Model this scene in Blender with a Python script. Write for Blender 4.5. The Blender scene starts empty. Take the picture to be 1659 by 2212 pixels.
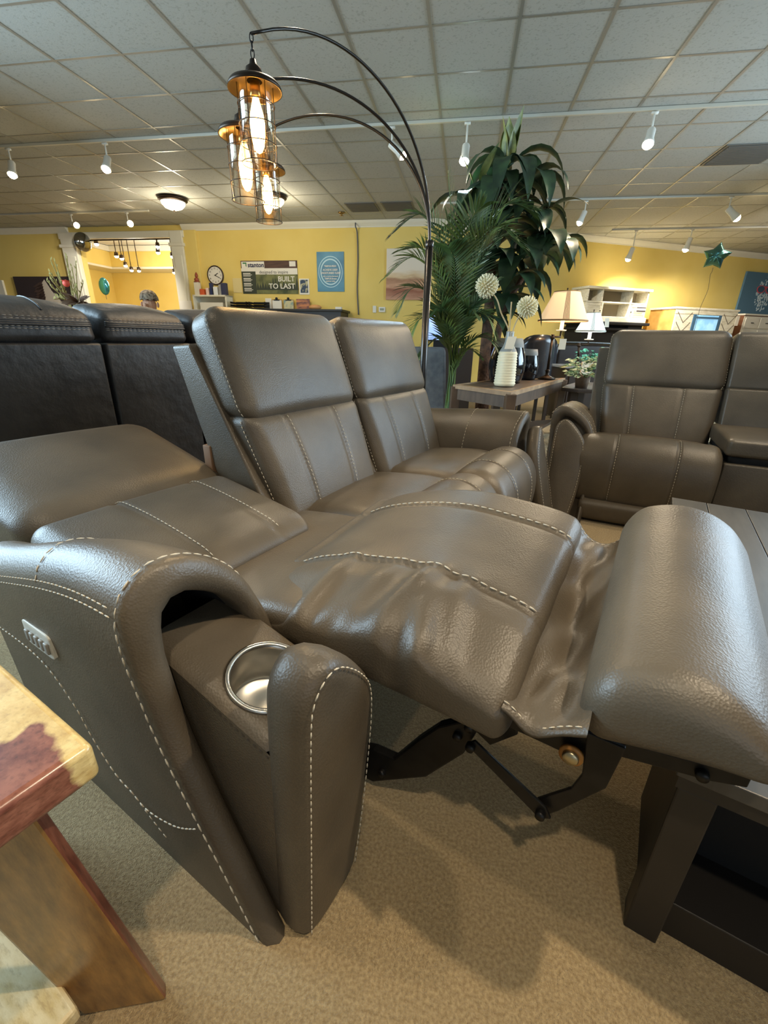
import bpy, bmesh, math, random
from mathutils import Vector, Matrix
random.seed(7)
PI = math.pi
sc = bpy.context.scene
COL = sc.collection

# ------------------------------------------------------------------ camera
PITCH, ROLL = 0.38108, 0.020673
cp, sp, cr, sr = math.cos(PITCH), math.sin(PITCH), math.cos(ROLL), math.sin(ROLL)
cX, cF, cU = Vector((1, 0, 0)), Vector((0, cp, -sp)), Vector((0, sp, cp))
cR = cX * cr + cU * sr
cUp = cU * cr - cX * sr
cam = bpy.data.cameras.new('camera')
cam.sensor_fit = 'HORIZONTAL'; cam.sensor_width = 36; cam.lens = 934 / 1659 * 36; cam.clip_start = 0.02
camo = bpy.data.objects.new('camera', cam); COL.objects.link(camo)
camo.matrix_world = Matrix(((cR.x, cUp.x, -cF.x, 0), (cR.y, cUp.y, -cF.y, 0), (cR.z, cUp.z, -cF.z, 1.0), (0, 0, 0, 1)))
sc.camera = camo

# ------------------------------------------------------------------ frames  (a = first axis, b = second axis on the floor)
class Fr:
    def __init__(s, deg, ox=0.0, oy=0.0):
        s.an = math.radians(deg); s.ox = ox; s.oy = oy
        s.ea = (math.cos(s.an), -math.sin(s.an)); s.eb = (math.sin(s.an), math.cos(s.an))
    def w(s, a, b, z=0.0):
        return Vector((s.ox + a * s.ea[0] + b * s.eb[0], s.oy + a * s.ea[1] + b * s.eb[1], z))
ROOM = Fr(9.653)                       # x across the far wall, y away from the camera
SOFA = Fr(31.0)                        # f towards the sofa's front, w along it
_lx, _ly = (math.cos(math.radians(27)), -math.sin(math.radians(27))), (math.sin(math.radians(27)), math.cos(math.radians(27)))
LOVE = Fr(117.0, -.56 * _lx[0] + 2.275 * _ly[0], -.56 * _lx[1] + 2.275 * _ly[1])
WORLD = Fr(0.0)
ZC = 3.047

# ------------------------------------------------------------------ light and exposure
sc.view_settings.view_transform = 'Standard'
sc.view_settings.look = 'None'
sc.view_settings.gamma = 1.0
sc.view_settings.use_curve_mapping = False
sc.view_settings.exposure = 0.22
wd = bpy.data.worlds.new('world'); sc.world = wd; wd.use_nodes = True
wd.node_tree.nodes['Background'].inputs[0].default_value = (.86, .93, 1.0, 1)
wd.node_tree.nodes['Background'].inputs[1].default_value = 0.17

def area(name, loc, target, sx, sy, power, col):
    l = bpy.data.lights.new(name, 'AREA'); l.shape = 'RECTANGLE'; l.size = sx; l.size_y = sy; l.energy = power; l.color = col
    o = bpy.data.objects.new(name, l); COL.objects.link(o); o.location = loc
    o.rotation_euler = (Vector(target) - Vector(loc)).to_track_quat('-Z', 'Y').to_euler()
    return o
def spot(name, loc, target, power, col, deg=60, blend=.6, r=.04):
    l = bpy.data.lights.new(name, 'SPOT'); l.energy = power; l.color = col; l.spot_size = math.radians(deg); l.spot_blend = blend; l.shadow_soft_size = r
    o = bpy.data.objects.new(name, l); COL.objects.link(o); o.location = loc
    o.rotation_euler = (Vector(target) - Vector(loc)).to_track_quat('-Z', 'Y').to_euler()
    return o
WARM = (1.0, .82, .58); COOL = (.62, .82, 1.0); NEUT = (1.0, .9, .75)
# daylight through the shop windows on the left and behind the camera
area('window_daylight_left', (-4.9, 2.0, 1.95), (-.4, 1.0, .5), 3.2, 2.0, 340, (.58, .82, 1.0))
area('window_daylight_rear', (1.5, -5.0, 1.9), (.6, 2.2, .6), 4.5, 2.2, 35, (.78, .9, 1.0))
area('window_daylight_right', (6.2, 3.4, 1.9), (0, 1.7, .8), 4.0, 2.1, 300, (.62, .83, 1.0))
# ceiling track lamps above and behind the camera
for i, (l, t, p, d) in enumerate([((1.6, .3, 2.95), (.55, .75, .5), 190, 55), ((.1, -.6, 2.95), (.55, .6, .0), 95, 62), ((-.9, .6, 2.95), (-.2, 1.25, .6), 45, 55),
                               ((2.2, 1.2, 2.95), (.9, 2.2, .6), 105, 60), ((-.5, 3.2, 2.95), (-.5, 2.2, .9), 75, 70), ((2.4, 2.2, 2.95), (2.0, 3.2, .7), 80, 75)]):
    spot('track_spot_beam', l, t, p, WARM, d)
# ------------------------------------------------------------------ materials
def S(r, g, b):
    f = lambda c: (c / 12.92 if c <= .04045 else ((c + .055) / 1.055) ** 2.4)
    return (f(r / 255), f(g / 255), f(b / 255), 1)
MC = {}
def mat(name, col, rough=.5, metal=0.0, spec=.5, emit=None, es=0.0, trans=0.0, noise=None, bump=None, sheen=0, coat=0, aniso=0, alpha=1.0):
    if name in MC: return MC[name]
    m = bpy.data.materials.new(name); m.use_nodes = True; MC[name] = m
    n, l = m.node_tree.nodes, m.node_tree.links
    b = n['Principled BSDF']
    b.inputs['Base Color'].default_value = col; b.inputs['Roughness'].default_value = rough
    b.inputs['Metallic'].default_value = metal; b.inputs['Specular IOR Level'].default_value = spec
    b.inputs['Transmission Weight'].default_value = trans; b.inputs['Alpha'].default_value = alpha
    if sheen: b.inputs['Sheen Weight'].default_value = sheen
    if coat: b.inputs['Coat Weight'].default_value = coat; b.inputs['Coat Roughness'].default_value = .1
    if aniso: b.inputs['Anisotropic'].default_value = aniso
    if emit: b.inputs['Emission Color'].default_value = emit; b.inputs['Emission Strength'].default_value = es
    tc = n.new('ShaderNodeTexCoord')
    if noise:                                    # (scale, second colour, detail, lo, hi, stretch)
        sc_, c2, det, lo, hi = noise[:5]
        mp = n.new('ShaderNodeMapping'); l.new(tc.outputs['Object'], mp.inputs[0])
        if len(noise) > 5: mp.inputs['Scale'].default_value = noise[5]
        t = n.new('ShaderNodeTexNoise'); t.inputs['Scale'].default_value = sc_; t.inputs['Detail'].default_value = det
        l.new(mp.outputs[0], t.inputs['Vector'])
        r = n.new('ShaderNodeMapRange'); r.inputs[1].default_value = lo; r.inputs[2].default_value = hi
        l.new(t.outputs['Fac'], r.inputs[0])
        x = n.new('ShaderNodeMix'); x.data_type = 'RGBA'; x.inputs[6].default_value = col; x.inputs[7].default_value = c2
        l.new(r.outputs[0], x.inputs[0]); l.new(x.outputs[2], b.inputs['Base Color'])
    if bump:                                     # list of (kind, scale, strength, distance)
        prev = None
        for kind, s_, st, dist in bump:
            t = n.new('ShaderNodeTexVoronoi' if kind == 'v' else 'ShaderNodeTexNoise'); t.inputs['Scale'].default_value = s_
            if kind == 'n': t.inputs['Detail'].default_value = 4
            l.new(tc.outputs['Object'], t.inputs['Vector'])
            bp = n.new('ShaderNodeBump'); bp.inputs['Strength'].default_value = st; bp.inputs['Distance'].default_value = dist
            l.new(t.outputs['Distance' if kind == 'v' else 'Fac'], bp.inputs['Height'])
            if prev: l.new(prev.outputs[0], bp.inputs['Normal'])
            prev = bp
        l.new(prev.outputs[0], b.inputs['Normal'])
    return m
LEATHER = mat('taupe leather', S(93, 83, 69), .42, spec=.48, noise=(5, S(75, 67, 56), 5, .35, .7), bump=[('n', 13, .07, .010), ('v', 260, .38, .0012), ('n', 60, .06, .002)])
DARKL = mat('charcoal leather', S(52, 51, 51), .5, noise=(7, S(38, 38, 40), 6, .35, .7), bump=[('n', 14, .5, .012), ('v', 260, .15, .001)])
THREAD = mat('cream thread', S(196, 186, 166), .7)
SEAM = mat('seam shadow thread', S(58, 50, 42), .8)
BLACKM = mat('black steel', S(22, 21, 20), .42, .4, noise=(30, S(32, 30, 28), 3, .4, .6))
BLACKF = mat('black lining cloth', S(20, 18, 17), .95)
STEEL = mat('brushed steel', S(200, 196, 188), .24, 1.0, aniso=.6)
BRASS = mat('zinc bolt', S(190, 180, 150), .35, 1.0)
RUST = mat('nylon washer', S(176, 118, 52), .5)
CARPET = mat('beige cut pile carpet', S(184, 162, 122), .98, spec=.1, noise=(170, S(150, 128, 92), 8, .35, .65), bump=[('n', 420, .9, .006), ('n', 90, .35, .008)], sheen=.2)
YELLOW = mat('yellow painted wall', S(232, 207, 122), .7, spec=.3, noise=(1.2, S(226, 198, 108), 3, .4, .7), bump=[('n', 90, .08, .002)])
WHITEP = mat('white trim paint', S(226, 222, 205), .5)
TILE = mat('grey fissured ceiling tile', S(176, 178, 174), .75, spec=.3, noise=(55, S(160, 161, 156), 4, .56, .66), bump=[('n', 120, .25, .004)])
TBAR = mat('ceiling grid metal', S(150, 148, 140), .35, .3)
WHITEM = mat('white lamp metal', S(228, 226, 216), .35)
BULBW = mat('warm lamp face', S(255, 240, 205), .4, emit=(1, .78, .45, 1), es=34)
BULBC = mat('cool lamp face', S(235, 246, 255), .4, emit=(.7, .88, 1, 1), es=45)
FILAM = mat('amber filament bulb', S(255, 220, 150), .3, emit=(1, .62, .22, 1), es=26)
FROST = mat('frosted dome glass', S(250, 244, 225), .4, emit=(1, .9, .66, 1), es=2.6)
BRONZE = mat('dark bronze', S(58, 47, 38), .4, .8)
POLE = mat('gunmetal pole', S(70, 68, 66), .3, .9)
CAPIN = mat('brass shade metal', S(150, 122, 72), .3, .9)
def glass(name, col, rough=.02):
    if name in MC: return MC[name]
    m = bpy.data.materials.new(name); m.use_nodes = True; MC[name] = m
    n, l = m.node_tree.nodes, m.node_tree.links
    n.remove(n['Principled BSDF'])
    tr = n.new('ShaderNodeBsdfTransparent'); tr.inputs[0].default_value = col
    gl = n.new('ShaderNodeBsdfGlossy'); gl.inputs['Roughness'].default_value = rough
    fr = n.new('ShaderNodeLayerWeight'); fr.inputs[0].default_value = .18
    mx = n.new('ShaderNodeMixShader'); l.new(fr.outputs[1], mx.inputs[0]); l.new(tr.outputs[0], mx.inputs[1]); l.new(gl.outputs[0], mx.inputs[2])
    l.new(mx.outputs[0], n['Material Output'].inputs[0])
    return m
AMBERG = glass('amber lantern glass', (1.0, .975, .92, 1))

# two tone rosewood: pale sapwood, dark heartwood with a ragged border at (x0 < X) and (Y < y0) of the piece
def rosewood(name, x0, y0, light=1.0, sap1=(206, 176, 108), sap2=(172, 136, 76), ragged=.05, ax=(1, 1, 1), knots=0.0):
    m = bpy.data.materials.new(name); m.use_nodes = True
    n, l = m.node_tree.nodes, m.node_tree.links; b = n['Principled BSDF']; b.inputs['Roughness'].default_value = .3
    b.inputs['Coat Weight'].default_value = .25; b.inputs['Coat Roughness'].default_value = .2
    tc = n.new('ShaderNodeTexCoord'); sx = n.new('ShaderNodeSeparateXYZ'); l.new(tc.outputs['Object'], sx.inputs[0])
    mp = n.new('ShaderNodeMapping'); mp.inputs['Scale'].default_value = ax; l.new(tc.outputs['Object'], mp.inputs[0])
    def noise(sc_, det, v=None, rough=.5):
        t = n.new('ShaderNodeTexNoise'); t.inputs['Scale'].default_value = sc_; t.inputs['Detail'].default_value = det; t.inputs['Roughness'].default_value = rough; l.new(v or mp.outputs[0], t.inputs['Vector']); return t.outputs['Fac']
    def math_(op, a, c, d=None):
        t = n.new('ShaderNodeMath'); t.operation = op
        for k, q in enumerate((a, c, d)):
            if q is None: continue
            if isinstance(q, (int, float)): t.inputs[k].default_value = q
            else: l.new(q, t.inputs[k])
        return t.outputs[0]
    def step(v, lo, hi):
        r = n.new('ShaderNodeMapRange'); r.inputs[1].default_value = lo; r.inputs[2].default_value = hi; l.new(v, r.inputs[0]); return r.outputs[0]
    rag = math_('MULTIPLY_ADD', noise(16, 6, tc.outputs['Object']), ragged * 2, -ragged)
    h = math_('MULTIPLY', step(math_('ADD', sx.outputs[0], rag), x0 - .003, x0 + .003), step(math_('MULTIPLY_ADD', sx.outputs[1], -1, rag), -y0 - .003, -y0 + .003))
    if knots: h = math_('MAXIMUM', h, step(noise(7.5, 1, tc.outputs['Object'], .2), knots, knots + .02))
    def mixc(c1, c2, fac):
        x = n.new('ShaderNodeMix'); x.data_type = 'RGBA'
        for q, c in ((6, c1), (7, c2)):
            if isinstance(c, tuple): x.inputs[q].default_value = c
            else: l.new(c, x.inputs[q])
        l.new(fac, x.inputs[0]); return x.outputs[2]
    grain = step(noise(38, 6, None, .65), .38, .66); fine = step(noise(150, 4, None, .6), .52, .70)
    sap = mixc(mixc(S(*sap1), S(*sap2), grain), S(120, 92, 52), math_('MULTIPLY', fine, .35))
    hrt = mixc(mixc(S(140, 88, 70), S(98, 52, 40), grain), S(52, 28, 22), math_('MULTIPLY', fine, .5))
    l.new(mixc(sap, hrt, h), b.inputs['Base Color'])
    return m

# ------------------------------------------------------------------ objects
BASE = {}                                        # object name -> (frame, a, b, z) of its root
def setp(o, label=None, cat=None, group=None, kind=None):
    if label: o['label'] = label
    if cat: o['category'] = cat
    if group: o['group'] = group
    if kind: o['kind'] = kind
    return o
def thing(name, label, cat, fr, a, b, z=0.0, group=None):
    o = bpy.data.objects.new(name, None); COL.objects.link(o)
    o.empty_display_size = .05
    o.location = fr.w(a, b, z); o.rotation_euler = (0, 0, -fr.an)
    BASE[o.name] = (fr, a, b, z)
    return setp(o, label, cat, group)
class MB:
    """collects polygons in frame coordinates and links them as one mesh"""
    def __init__(s): s.v = []; s.f = []; s.mi = []; s.cur = 0
    def m(s, i): s.cur = i; return s
    def add(s, vs, fs):
        o = len(s.v); s.v += [tuple(p) for p in vs]; s.f += [tuple(o + i for i in q) for q in fs]; s.mi += [s.cur] * len(fs); return s
    def hexa(s, p):                              # p[ix][iy][iz] flattened, index = ix*4+iy*2+iz
        return s.add(p, [(0, 1, 3, 2), (4, 6, 7, 5), (0, 4, 5, 1), (2, 3, 7, 6), (0, 2, 6, 4), (1, 5, 7, 3)])
    def box(s, x0, x1, y0, y1, z0, z1):
        return s.hexa([(x, y, z) for x in (x0, x1) for y in (y0, y1) for z in (z0, z1)])
    def grid(s, P, cu=False, cv=False):          # P[i][j]
        nu, nv = len(P), len(P[0]); vs = [p for r in P for p in r]; fs = []
        for i in range(nu if cu else nu - 1):
            for j in range(nv if cv else nv - 1):
                fs.append((i * nv + j, i * nv + (j + 1) % nv, ((i + 1) % nu) * nv + (j + 1) % nv, ((i + 1) % nu) * nv + j))
        return s.add(vs, fs)
    def tube(s, pts, r, n=8, cap=True, taper=None):
        pts = [Vector(p) for p in pts]; R = []; up = None
        for i, p in enumerate(pts):
            t = (pts[min(i + 1, len(pts) - 1)] - pts[max(i - 1, 0)])
            t = t.normalized() if t.length > 1e-9 else Vector((0, 0, 1))
            if up is None:
                up = t.orthogonal().normalized()
            up = (up - t * up.dot(t)); up = up.normalized() if up.length > 1e-6 else t.orthogonal().normalized()
            q = t.cross(up); rr = r if taper is None else r * taper(i / max(1, len(pts) - 1))
            R.append([p + (up * math.cos(2 * PI * k / n) + q * math.sin(2 * PI * k / n)) * rr for k in range(n)])
        s.grid(R, cv=True)
        if cap:
            s.add(R[0], [tuple(range(n))[::-1]]); s.add(R[-1], [tuple(range(n))])
        return s
    def lathe(s, c, prof, n=24, ax=None):        # prof list of (r, h); ax = axis direction
        c = Vector(c); ax = Vector(ax or (0, 0, 1)).normalized(); u = ax.orthogonal().normalized(); q = ax.cross(u)
        R = [[c + ax * h + (u * math.cos(2 * PI * k / n) + q * math.sin(2 * PI * k / n)) * max(r, 1e-5) for k in range(n)] for r, h in prof]
        return s.grid(R, cv=True)
    def prism(s, poly, d0, d1, f):               # f(u, v, d) -> point
        n = len(poly); a = [f(u, v, d0) for u, v in poly]; b = [f(u, v, d1) for u, v in poly]
        return s.add(a + b, [tuple(range(n))[::-1], tuple(range(n, 2 * n))] + [(i, (i + 1) % n, n + (i + 1) % n, n + i) for i in range(n)])
    def sphere(s, c, r, nu=16, nv=10, sc=(1, 1, 1)):
        c = Vector(c)
        return s.grid([[c + Vector((r * sc[0] * math.sin(PI * i / nv) * math.cos(2 * PI * k / nu), r * sc[1] * math.sin(PI * i / nv) * math.sin(2 * PI * k / nu), r * sc[2] * math.cos(PI * i / nv))) for k in range(nu)] for i in range(nv + 1)], cv=True)
    def dashes(s, pts, dash=.010, gap=.0045, r=.0016):
        pts = [Vector(p) for p in pts]; L = [0]
        for a, b in zip(pts, pts[1:]): L.append(L[-1] + (b - a).length)
        def at(d):
            for i in range(len(L) - 1):
                if d <= L[i + 1] or i == len(L) - 2:
                    k = (d - L[i]) / max(1e-9, L[i + 1] - L[i]); return pts[i].lerp(pts[i + 1], min(1, max(0, k)))
        d = 0
        while d + dash < L[-1]:
            s.tube([at(d), at(d + dash * .5), at(d + dash)], r, 5, taper=lambda t: .55 + .45 * math.sin(PI * t)); d += dash + gap
        return s
    def build(s, name, mats, parent=None, fr=None, at=None, smooth=True, sub=0, bevel=0.0, bseg=2, angle=None, label=None):
        """parent = thing or part; or fr + at=(a,b,z) for a single-mesh top-level thing"""
        if parent is not None:
            fr, a, b, z = BASE[parent.name]
        else:
            a, b, z = at
        me = bpy.data.meshes.new(name)
        me.from_pydata([(p[0] - a, p[1] - b, p[2] - z) for p in s.v], [], s.f)
        mats = mats if isinstance(mats, (list, tuple)) else [mats]
        for m_ in mats: me.materials.append(m_)
        for p, i in zip(me.polygons, s.mi): p.material_index = i; p.use_smooth = smooth
        bm = bmesh.new(); bm.from_mesh(me); bmesh.ops.remove_doubles(bm, verts=bm.verts, dist=1e-5)
        bmesh.ops.recalc_face_normals(bm, faces=bm.faces); bm.to_mesh(me); bm.free()
        if angle and smooth:
            try: me.set_sharp_from_angle(angle=math.radians(angle))
            except Exception: pass
        o = bpy.data.objects.new(name, me); COL.objects.link(o)
        if parent is not None: o.parent = parent
        else:
            o.location = fr.w(a, b, z); o.rotation_euler = (0, 0, -fr.an)
        BASE[o.name] = (fr, a, b, z)
        if bevel:
            md = o.modifiers.new('bevel', 'BEVEL'); md.width = bevel; md.segments = bseg; md.limit_method = 'ANGLE'; md.angle_limit = math.radians(35)
        if sub:
            md = o.modifiers.new('sub', 'SUBSURF'); md.levels = sub; md.render_levels = sub
        if label: o['label'] = label
        return o
class St:
    def __init__(s): s.q = []
    def dashes(s, *a): s.q.append(a); return s
    def build(s, name, m, parent):
        for a in s.q: MB().dashes(*((a[0], a[1], a[2], a[3] * .78) if len(a) > 3 else a)).build('stitch_seam', m, parent)
def single(mb, name, mats, label, cat, fr, at, group=None, **k):
    o = mb.build(name, mats, fr=fr, at=at, **k); return setp(o, label, cat, group)
def copy_tree(o, parent=None):
    c = o.copy(); COL.objects.link(c)
    if parent is not None: c.parent = parent
    for ch in o.children: copy_tree(ch, c)
    return c
def sstep(a, b, x):
    t = min(1, max(0, (x - a) / (b - a))); return t * t * (3 - 2 * t)
def lerp(a, b, t): return a + (b - a) * t
def interp(tab, x):
    if x <= tab[0][0]: return tab[0][1]
    for (a, u), (b, v) in zip(tab, tab[1:]):
        if x <= b: return u + (v - u) * (x - a) / (b - a)
    return tab[-1][1]
def smoothpath(pts, n=6, closed=False):          # Catmull-Rom
    pts = [Vector(p) for p in pts]; out = []; N = len(pts)
    for i in range(N if closed else N - 1):
        p0, p1, p2, p3 = (pts[(i - 1) % N], pts[i], pts[(i + 1) % N], pts[(i + 2) % N]) if closed else (pts[max(i - 1, 0)], pts[i], pts[i + 1], pts[min(i + 2, N - 1)])
        for k in range(n):
            t = k / n
            out.append(.5 * ((2 * p1) + (p2 - p0) * t + (2 * p0 - 5 * p1 + 4 * p2 - p3) * t * t + (3 * p1 - p0 - 3 * p2 + p3) * t ** 3))
    if not closed: out.append(pts[-1])
    return out

class Puff:
    """cushion: a rounded block mapped into eight corners c[ix*4+iy*2+iz]; x, y, z run -1..1"""
    def __init__(s, c, r=(.3, .3, .5), bulge=(0, 0, 0), fn=None):
        s.c = [Vector(p) for p in c]; s.r = r; s.b = bulge; s.fn = fn
    def map(s, p):
        r = s.r; core = [max(-(1 - r[i]), min(1 - r[i], p[i])) for i in range(3)]
        d = [(p[i] - core[i]) / r[i] for i in range(3)]; L = math.sqrt(sum(q * q for q in d)) or 1
        q = [core[i] + r[i] * d[i] / L for i in range(3)]
        x, y, z = q
        e = [(1 - y * y) * (1 - z * z), (1 - x * x) * (1 - z * z), (1 - x * x) * (1 - y * y)]
        q = [q[i] * (1 + s.b[i] * max(0, e[i])) for i in range(3)]
        if s.fn: q = s.fn(q)
        u, v, w = [(a + 1) / 2 for a in q]; c = s.c
        return ((c[0] * (1 - w) + c[1] * w) * (1 - v) + (c[2] * (1 - w) + c[3] * w) * v) * (1 - u) + ((c[4] * (1 - w) + c[5] * w) * (1 - v) + (c[6] * (1 - w) + c[7] * w) * v) * u
    def ts(s, i, n):
        r = s.r[i]; k = 4; e = [1 - r + r * math.tan(PI / 4 * j / k) for j in range(k, 0, -1)]
        return [-a for a in e] + [lerp(-(1 - r), 1 - r, j / n) for j in range(n + 1)] + e[::-1]
    def mesh(s, mb, n=(6, 8, 4)):
        X, Y, Z = [s.ts(i, n[i]) for i in range(3)]
        for sg in (-1, 1):
            mb.grid([[s.map((sg, y, z)) for z in Z] for y in Y]); mb.grid([[s.map((x, sg, z)) for z in Z] for x in X]); mb.grid([[s.map((x, y, sg)) for y in Y] for x in X])
        return mb
    def line(s, fn, n=40, off=.0):                # fn(t)->(x,y,z) on the cube; returns points on the surface
        pts = []
        c = s.map((0, 0, 0))
        for i in range(n + 1):
            p = fn(i / n); a = s.map(p)
            if off:
                k = [j for j in range(3) if abs(p[j]) >= .999][0]
                q = list(p); h = .02; o1, o2 = [j for j in range(3) if j != k]
                q1 = list(p); q1[o1] += h if p[o1] < .9 else -h; q2 = list(p); q2[o2] += h if p[o2] < .9 else -h
                nn = (s.map(q1) - a).cross(s.map(q2) - a)
                if nn.length > 1e-12:
                    nn.normalize()
                    if nn.dot(a - c) < 0: nn = -nn
                    a = a + nn * off
            pts.append(a)
        return pts
def slab(f0, f1, w0, w1, z0, z1):
    return [(f, w, z) for f in (f0, f1) for w in (w0, w1) for z in (z0, z1)]
def ribbon(mb, prof, W, rnd=.05, rfall=.05, seams=(), depth=.006, fn=None, puffw=0.0):
    """closed outline prof [(f,z)] extruded along w through W=(w0,w1); ends rounded; seams pinched"""
    w0, w1 = W; n = len(prof)
    ws = [w0 + rfall * (1 - math.cos(PI / 2 * k / 5)) for k in range(6)]
    mid = [w0 + rfall + (w1 - w0 - 2 * rfall) * k / 22 for k in range(1, 22)]
    for sm in seams: mid += [sm - .018, sm - .008, sm, sm + .008, sm + .018]
    ws = sorted(set(ws + mid + [w1 - (x - w0) for x in ws]))
    cf = sum(p[0] for p in prof) / n; cz = sum(p[1] for p in prof) / n
    nrm = []
    ar = sum(prof[i][0] * prof[(i + 1) % n][1] - prof[(i + 1) % n][0] * prof[i][1] for i in range(n))
    for i in range(n):
        a, b = prof[i - 1], prof[(i + 1) % n]; t = (b[0] - a[0], b[1] - a[1]); L = math.hypot(*t) or 1
        q = (-t[1] / L, t[0] / L); nrm.append(q if ar > 0 else (-q[0], -q[1]))     # inward
    rows = []
    for w in ws:
        e = min(w - w0, w1 - w); ins = rnd * (1 - math.sqrt(max(0, 1 - (1 - min(1, e / rfall)) ** 2)))
        for sm in seams: ins += depth * math.exp(-((w - sm) / .009) ** 2)
        ins -= puffw * math.sin(PI * (w - w0) / (w1 - w0))
        row = []
        for (f, z), (a, b) in zip(prof, nrm):
            p = (f + a * ins, w, z + b * ins); row.append(fn(p) if fn else p)
        rows.append(row)
    mb.grid(rows, cv=True)
    for r in (rows[0], rows[-1]):
        c = tuple(sum(p[k] for p in r) / n for k in range(3)); mb.add(list(r) + [c], [(i, (i + 1) % n, n) for i in range(n)])
    return mb
def ribline(prof, w, i0, i1, off=.001, fn=None):
    n = len(prof); cf = sum(p[0] for p in prof) / n; cz = sum(p[1] for p in prof) / n; out = []
    for i in range(i0, i1 + 1):
        f, z = prof[i % n]; a, b = prof[(i - 1) % n], prof[(i + 1) % n]; t = (b[0] - a[0], b[1] - a[1]); L = math.hypot(*t) or 1
        q = (t[1] / L, -t[0] / L)
        if q[0] * (f - cf) + q[1] * (z - cz) < 0: q = (-q[0], -q[1])
        p = (f + q[0] * off, w, z + q[1] * off); out.append(fn(p) if fn else p)
    return out
def prof2(pts, n=4): return [(p.x, p.y) for p in smoothpath([(a, b, 0) for a, b in pts], n, True)]
def text(parent, name, body, size, loc, rx, rz, m, align='CENTER', ext=.001, xscale=1.0, bold=0.0):
    cu = bpy.data.curves.new(name, 'FONT'); cu.body = body; cu.size = size; cu.align_x = align; cu.align_y = 'CENTER'; cu.extrude = ext; cu.offset = bold; cu.resolution_u = 3
    t = bpy.data.objects.new(name, cu); COL.objects.link(t)
    dg = bpy.context.evaluated_depsgraph_get(); me = bpy.data.meshes.new_from_object(t.evaluated_get(dg))
    bpy.data.objects.remove(t); me.name = name; me.materials.clear(); me.materials.append(m)
    o = bpy.data.objects.new(name, me); COL.objects.link(o); o.parent = parent
    fr, a, b, z = BASE[parent.name]
    o.location = (loc[0] - a, loc[1] - b, loc[2] - z); o.rotation_euler = (rx, 0, rz); o.scale = (xscale, 1, 1)
    return o
# ------------------------------------------------------------------ room shell
YW = 9.34                                        # far wall
def struct(mb, name, m, fr=ROOM, **k): return setp(mb.build(name, m, fr=fr, at=(0, 0, 0), **k), kind='structure')
struct(MB().box(-13, 13, -7, 20, -.1, 0), 'floor', CARPET, smooth=False)
struct(MB().prism([(-13, -7), (13, -7), (13, 16.7), (-.75, YW + .12), (-13, YW + .12)], ZC, ZC + .1, lambda u, v, d: (u, v, d)), 'ceiling', TILE, smooth=False)
tb = MB(); T0 = .5974
for k in range(-20, 20):
    x = -.434 + .61 * k; tb.box(x - .012, x + .012, -7, YW, ZC - .004, ZC + .001)
for k in range(-18, 22):
    y = 4.074 + .605 * (k - 6)
    if y < YW: tb.box(-13, 13, y - .012, y + .012, ZC - .0035, ZC + .001)
for k in range(0, 20):
    x = -.434 + .61 * k; yy_ = 9.32 + (x + .8) * .5186
    if x > -.7: tb.box(x - .012, x + .012, YW, yy_, ZC - .004, ZC + .001)
for k in range(16, 30):
    y = 4.074 + .605 * (k - 6); x0 = -.8 + (y - 9.32) / .5186
    if y >= YW and x0 < 12.5: tb.box(max(x0, -.8), 13, y - .012, y + .012, ZC - .0035, ZC + .001)
struct(tb, 'trim_1', TBAR, smooth=False)
OX0, OX1, OZ = -8.27, -6.08, 2.82               # opening to the next room
mb = MB(); mb.box(-13, OX0, YW, YW + .12, 0, ZC); mb.box(OX0, OX1, YW, YW + .12, OZ, ZC); mb.box(OX1, -.7, YW, YW + .12, 0, ZC)
struct(mb, 'wall_back', YELLOW, smooth=False)
# slanted wall on the right
RW = Fr(9.653 - 27.41); 
_p = ROOM.w(2.115, 10.833); RW.ox, RW.oy = _p.x, _p.y     # s along the wall, d out from it (away from the room)
struct(MB().box(-3.2, 11, 0, .12, 0, ZC), 'wall_right', YELLOW, RW, smooth=False)
def crown(mb, x0, x1, y, sgn=-1):
    mb.prism([(0, 0), (.0, -.105), (.012, -.105), (.02, -.085), (.06, -.04), (.075, -.018), (.085, 0)], x0, x1, lambda u, v, d: (d, y + sgn * u, ZC + v - .004))
mb = MB(); crown(mb, -13, OX0 - .2, YW); crown(mb, OX1 + .25, -.7, YW); struct(mb, 'trim_2', WHITEP, smooth=False)
mb = MB(); crown(mb, -3.3, 11, 0); struct(mb, 'trim_3', WHITEP, RW, smooth=False)
# opening casing: two white posts and a header
mb = MB()
for x0, x1 in ((OX0 - .36, OX0 - .02), (OX1, OX1 + .27)):
    mb.box(x0, x1, YW - .10, YW + .14, 0, ZC - .12); mb.box(x0 - .03, x1 + .03, YW - .13, YW + .15, 2.66, 2.72); mb.box(x0 + .05, x1 - .05, YW - .115, YW - .09, .2, 2.5)
mb.box(OX0 - .4, OX1 + .3, YW - .09, YW + .13, OZ, OZ + .12)
struct(mb, 'trim_4', WHITEP, smooth=False, bevel=.008)
struct(MB().box(OX1 + .27, OX1 + .55, YW - .06, YW, 0, ZC - .1), 'trim_5', YELLOW, smooth=False, bevel=.01)
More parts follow.
